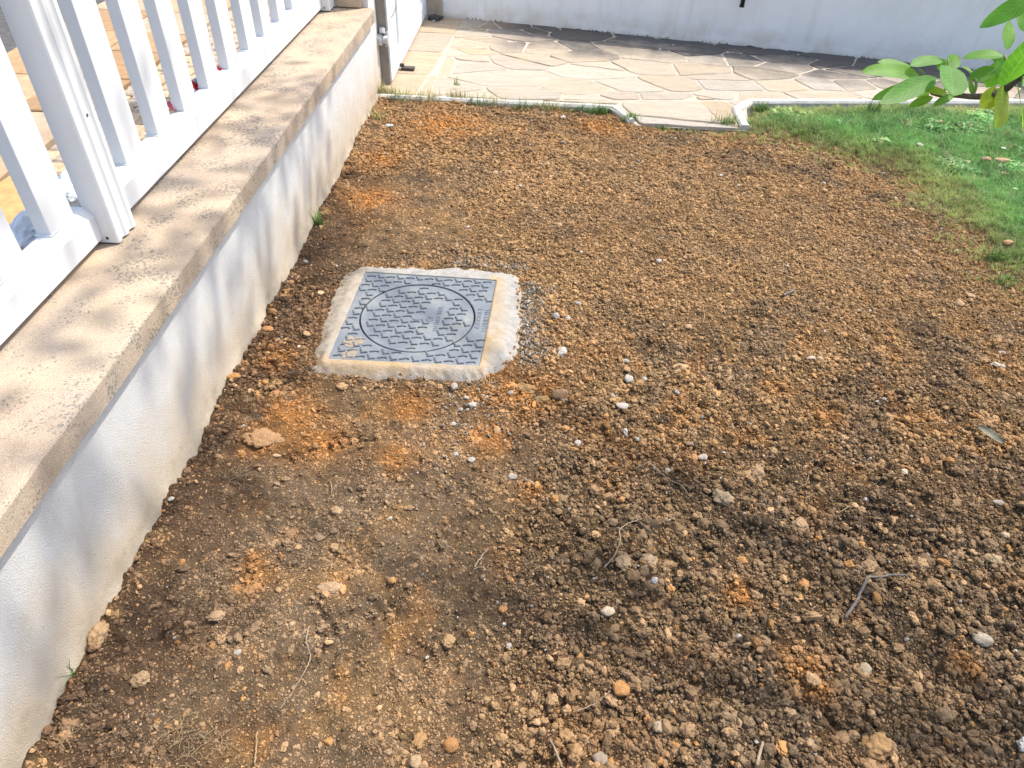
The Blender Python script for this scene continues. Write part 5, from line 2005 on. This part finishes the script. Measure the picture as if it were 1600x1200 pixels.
# daisies
M['petal'] = plain('daisy_petal', (0.82, 0.82, 0.80), 0.6, 0.2, 0.05, 40)
M['daisy_eye'] = plain('daisy_eye', (0.75, 0.5, 0.04), 0.7, 0.2, 0.2, 60)
for px, py, lb in ((1567, 233, 'highest white daisy in the lawn, under the branch'), (1586, 260, 'middle white daisy right of the largest lawn stone'), (1586, 297, 'lowest white daisy in the lawn, below the stones')):
    p = at(px, py, 0.05)
    d = empty('daisy', (p.x, p.y, 0.0))
    tag(d, lb, 'flower', 'daisies in the lawn')
    bm = bmesh.new()
    tube_bm(bm, [(0, 0, 0), (0.002, 0, 0.03), (0, 0, 0.055)], 0.0012, 6)
    bm_obj('stem', bm, M['tuft_green'], d)
    bm = bmesh.new()
    for k in range(14):
        a = 2 * math.pi * k / 14
        dr, s = Vector((math.cos(a), math.sin(a), 0)), Vector((-math.sin(a), math.cos(a), 0))
        vs = [bm.verts.new(Vector((0, 0, 0.056)) + dr * r_ + s * w_ + Vector((0, 0, z_))) for r_, w_, z_ in ((0.003, -.0012, 0), (0.010, -.0024, .002), (0.014, 0, .002), (0.010, .0024, .002), (0.003, .0012, 0))]
        bm.faces.new(vs)
    bm_obj('petals', bm, M['petal'], d)
    bm = bmesh.new()
    bmesh.ops.create_uvsphere(bm, u_segments=10, v_segments=6, radius=0.004)
    o = bm_obj('flower_centre', bm, M['daisy_eye'], d, True)
    o.location = (0, 0, 0.057)
    o.scale = (1, 1, 0.6)

# ------------------------------------------------------------------ magnolia tree: its lowest branch reaches into the picture
tree = empty('magnolia_tree', (2.55, 1.15, 0))
tag(tree, 'magnolia tree whose leafy low branch reaches into the upper right corner', 'tree')


def leaf_geo(Lh, W, bend=0.15, fold=0.12, segs=10, obl=0.58, wav=0.0, ph=0.0):
    """leaf along +Y from the stalk, flat side up +Z"""
    V, UV, F = [], [], []
    cols = (-1, -0.55, 0, 0.55, 1)
    for i in range(segs + 1):
        t = i / segs
        w = W * 0.5 * (math.sin(math.pi * min(1, t ** (0.75 if obl > 0.5 else 1.0))) ** 0.62) * (0.75 + 0.5 * t if obl > 0.5 else 1.0)
        if i == segs: w = W * 0.012
        if i == 0: w = W * 0.03
        if t > 0.9: w *= (1 - (t - 0.9) * 5.5)
        y_ = Lh * t
        z_ = -bend * Lh * t * t
        for c in cols:
            V.append(Vector((c * w, y_, z_ + fold * abs(c) * w + wav * W * math.sin(t * 9 + ph + c * 2) * abs(c))))
            UV.append((c * 0.5 + 0.5, t))
    for i in range(segs):
        for k in range(4):
            a = i * 5 + k
            F.append((a, a + 1, a + 6, a + 5))
    return V, UV, F


def leaf_obj(base, tip, nrm, W, bend, fold, parent, mat, wav=0.03):
    base, tip = Vector(base), Vector(tip)
    yv = tip - base
    L_ = yv.length
    V, UV, F = leaf_geo(L_, W, bend, fold, wav=wav, ph=random.uniform(0, 6))
    yv.normalize()
    zv = (Vector(nrm) - yv * Vector(nrm).dot(yv)).normalized()
    xv = yv.cross(zv)
    Rm = Matrix((xv, yv, zv)).transposed()
    # put the tip where it belongs although the blade sags
    o = mesh_obj('leaf', [Rm @ (v + Vector((0, 0, bend * L_ * (v.y / L_)))) for v in V], F, mat, parent, True)
    uvl = o.data.uv_layers.new(name='UVMap')
    for lp in o.data.loops: uvl.data[lp.index].uv = UV[lp.vertex_index]
    o.location = base - (parent.location if parent else Vector())
    return o


BR = [((1700, 95), 1.32), ((1640, 108), 1.36), ((1592, 120), 1.40), ((1572, 138), 1.42), ((1547, 149), 1.43), ((1520, 151), 1.44), ((1495, 149), 1.45), ((1474, 150), 1.46), ((1455, 146), 1.47)]
bpts = [deep(p[0], p[1], d) for p, d in BR]
trunk_top = Vector((2.45, 1.2, 1.35))
mid = [trunk_top, Vector((2.1, 1.22, 1.30)), Vector((1.6, 1.20, 1.22))]
bm = bmesh.new()
sp = smooth_path(mid + bpts, 5)
tube_bm(bm, sp, [0.014 - 0.0112 * i / (len(sp) - 1) for i in range(len(sp))], 9)
br = bm_obj('branch', bm, M['bark'], tree, True)
local(br, tree)
for pa, pb_, d0, r_ in (((1520, 151), (1523, 122), 1.44, 0.0028), ((1455, 146), (1436, 108), 1.47, 0.0026), ((1474, 150), (1481, 92), 1.46, 0.0022), ((1572, 138), (1569, 86), 1.42, 0.0028), ((1455, 146), (1440, 138), 1.47, 0.002)):
    bm = bmesh.new()
    a, b_ = deep(*pa, d0), deep(*pb_, d0 - 0.01)
    m_ = a.lerp(b_, 0.5) + Vector((0.004, 0, 0.002))
    tube_bm(bm, smooth_path([a, m_, b_], 4), [r_] * 8 + [r_ * 0.7], 7)
    local(bm_obj('twig', bm, M['twig_green'], tree, True), tree)

# base px, tip px, depth base, depth tip, width px, normal bias, bend, label
UPN = Vector((0.15, -0.35, 1))
FACE = -CF
LEAVES = [
    ((1436, 117), (1346, 112), 1.47, 1.44, 30, UPN + FACE * 0.6, 0.16),
    ((1422, 104), (1370, 97), 1.50, 1.49, 18, UPN, 0.10),
    ((1472, 94), (1421, 103), 1.47, 1.45, 24, UPN, 0.20),
    ((1463, 122), (1375, 163), 1.46, 1.40, 34, UPN + FACE * 0.8, 0.12),
    ((1448, 134), (1361, 157), 1.49, 1.46, 26, UPN, 0.14),
    ((1484, 103), (1488, 151), 1.45, 1.38, 50, FACE + UPN * 0.2, 0.10),
    ((1480, 108), (1497, 87), 1.46, 1.47, 24, FACE + UPN * 0.3, 0.05),
    ((1477, 110), (1466, 93), 1.47, 1.47, 20, FACE, 0.05),
    ((1514, 124), (1558, 110), 1.44, 1.42, 27, UPN + FACE * 0.6, 0.12),
    ((1569, 88), (1505, 91), 1.42, 1.44, 26, UPN, 0.26),
    ((1567, 134), (1632, 35), 1.40, 1.28, 70, FACE + UPN * 0.3, 0.06),
    ((1573, 78), (1577, 33), 1.42, 1.43, 21, FACE, 0.04),
    ((1640, -14), (1530, 44), 1.30, 1.36, 34, UPN + FACE * 0.7, 0.16),
    ((1606, 50), (1594, 20), 1.36, 1.36, 26, FACE, 0.05),
    ((1570, 135), (1553, 198), 1.42, 1.38, 46, FACE + Vector((0.4, 0, -0.2)), 0.06),
    ((1562, 140), (1530, 168), 1.43, 1.42, 30, FACE - UPN * 0.3, 0.08),
    ((1588, 132), (1598, 205), 1.39, 1.36, 18, FACE + Vector((1.2, 0, 0)), 0.08),
    ((1566, 96), (1541, 137), 1.45, 1.47, 32, FACE + UPN * 0.2, 0.10),
    ((1556, 92), (1572, 118), 1.44, 1.45, 26, FACE, 0.10),
    ((1480, 147), (1449, 141), 1.45, 1.44, 20, UPN + FACE * 0.2, 0.10),
    ((1457, 151), (1420, 168), 1.46, 1.45, 16, UPN + FACE * 0.3, 0.10),
    ((1490, 149), (1458, 166), 1.45, 1.43, 14, UPN, 0.10),
    ((1452, 143), (1429, 149), 1.48, 1.48, 18, FACE, 0.05),
    ((1522, 120), (1503, 103), 1.44, 1.46, 10, UPN, 0.2),
    ((1520, 148), (1514, 126), 1.44, 1.43, 10, FACE, 0.10),
    ((1600, 118), (1640, 160), 1.38, 1.36, 44, FACE, 0.10),
    ((1556, 99), (1549, 88), 1.42, 1.42, 12, UPN, 0.10),
]
M['backlit_leaf'] = leaf_mat('backlit_leaf', (0.26, 0.40, 0.05), (0.30, 0.44, 0.06), 0.62)  # sunlight through backlit leaves painted as a lighter yellow-green
for li, (b0, t0, db, dt, wpx, nr, bd) in enumerate(LEAVES):
    W = wpx * 0.5 * (db + dt) / FPX
    lf = leaf_obj(deep(*b0, db), deep(*t0, dt), nr, W, bd, 0.14, tree, M['backlit_leaf' if li in (14, 15, 16, 19) else 'leaf'])
bm = bmesh.new()
tube_bm(bm, smooth_path([(2.55, 1.15, -0.1), (2.53, 1.16, 0.6), (2.45, 1.2, 1.35), (2.3, 1.35, 2.0)], 5), [0.075 - 0.03 * i / 15 for i in range(16)], 12)
local(bm_obj('trunk', bm, M['bark'], tree, True), tree)
# upper limbs and the crown overhead, which throws the dappled shade
limbs = [[(2.3, 1.35, 2.0), (1.7, 1.75, 2.5), (0.9, 2.2, 2.8), (0.1, 2.7, 2.85)], [(2.3, 1.35, 2.0), (1.8, 1.0, 2.6), (1.1, 0.9, 2.9), (0.3, 1.2, 3.0)],
         [(2.3, 1.35, 2.0), (2.2, 2.1, 2.7), (1.2, 3.2, 3.0), (0.2, 4.1, 2.95)], [(2.3, 1.35, 2.0), (2.5, 1.0, 2.8), (2.2, 0.6, 3.5)]]
for l in limbs:
    bm = bmesh.new()
    sp = smooth_path(l, 6)
    tube_bm(bm, sp, [0.036 - 0.028 * i / (len(sp) - 1) for i in range(len(sp))], 8)
    local(bm_obj('limb', bm, M['bark'], tree, True), tree)
shape = leaf_geo(0.15, 0.075, 0.2, 0.14, 6)
lv, lfc = [], []
cr_ = random.Random(77)


def crown_leaf(p):
    yv = Vector((cr_.gauss(0, 1), cr_.gauss(0, 1), cr_.gauss(-0.2, 0.4))).normalized()
    zv = Vector((cr_.gauss(0, 0.45), cr_.gauss(0, 0.45), 1))
    zv = (zv - yv * zv.dot(yv)).normalized()
    xv = yv.cross(zv)
    k = cr_.uniform(0.5, 0.95)
    o_ = len(lv)
    for v in shape[0]:
        lv.append(p + (xv * v.x + yv * v.y + zv * v.z) * k)
    lfc.extend([tuple(i + o_ for i in f) for f in shape[2]])


SD = SUN_DIR / SUN_DIR.z
# clumps named by the ground spot (x, y, z) their shade falls on, height of clump above it, spread, leaves
SHADE = [(-1.1, 0.7, .5, 2.4, .32, 20), (-1.0, 1.15, .5, 2.3, .32, 24), (-1.15, 1.6, .5, 2.35, .28, 26), (-1.05, 2.1, .5, 2.3, .28, 32), (-1.05, 2.6, .5, 2.3, .25, 32), (-1.0, 3.05, .5, 2.4, .22, 34),
         (-0.95, 1.0, .25, 2.4, .3, 14), (-0.95, 1.9, .25, 2.4, .3, 14), (-0.95, 2.6, .25, 2.4, .25, 14), (1.9, 0.0, 0, 3.0, .4, 50), (2.4, 0.3, 0, 3.0, .5, 60)]
for x_, y_, z_, h_, s_, n_ in SHADE:
    c = Vector((x_, y_, z_)) + SD * h_
    for k in range(int(n_ * 1.6)):
        q = c + Vector((cr_.gauss(0, s_ * 0.75), cr_.gauss(0, s_ * 0.75), cr_.gauss(0, 0.22)))
        if q.z > 1.85: crown_leaf(q)
o = mesh_obj('foliage', lv, lfc, M['leaf'], tree, True)
local(o, tree)
tag(o, kind='stuff')
uvl = o.data.uv_layers.new(name='UVMap')
nb = len(shape[0])
for lp in o.data.loops: uvl.data[lp.index].uv = shape[1][lp.vertex_index % nb]

# withered grey-green leaf on the soil near the right edge
a_, b_ = at(1518, 680), at(1558, 710)
za = ground_z(a_.x, a_.y) + 0.016
lf = leaf_obj((a_.x, a_.y, za), (b_.x, b_.y, za + 0.004), Vector((-0.3, -0.5, 1)), 0.026, 0.12, 0.35, None, plain('withered_leaf', (0.20, 0.185, 0.125), 0.7, 0.25, 0.25, 120), 0.08)
lf.name = 'withered_leaf'
tag(lf, 'grey-green withered leaf lying on the dark soil near the right edge', 'leaf')
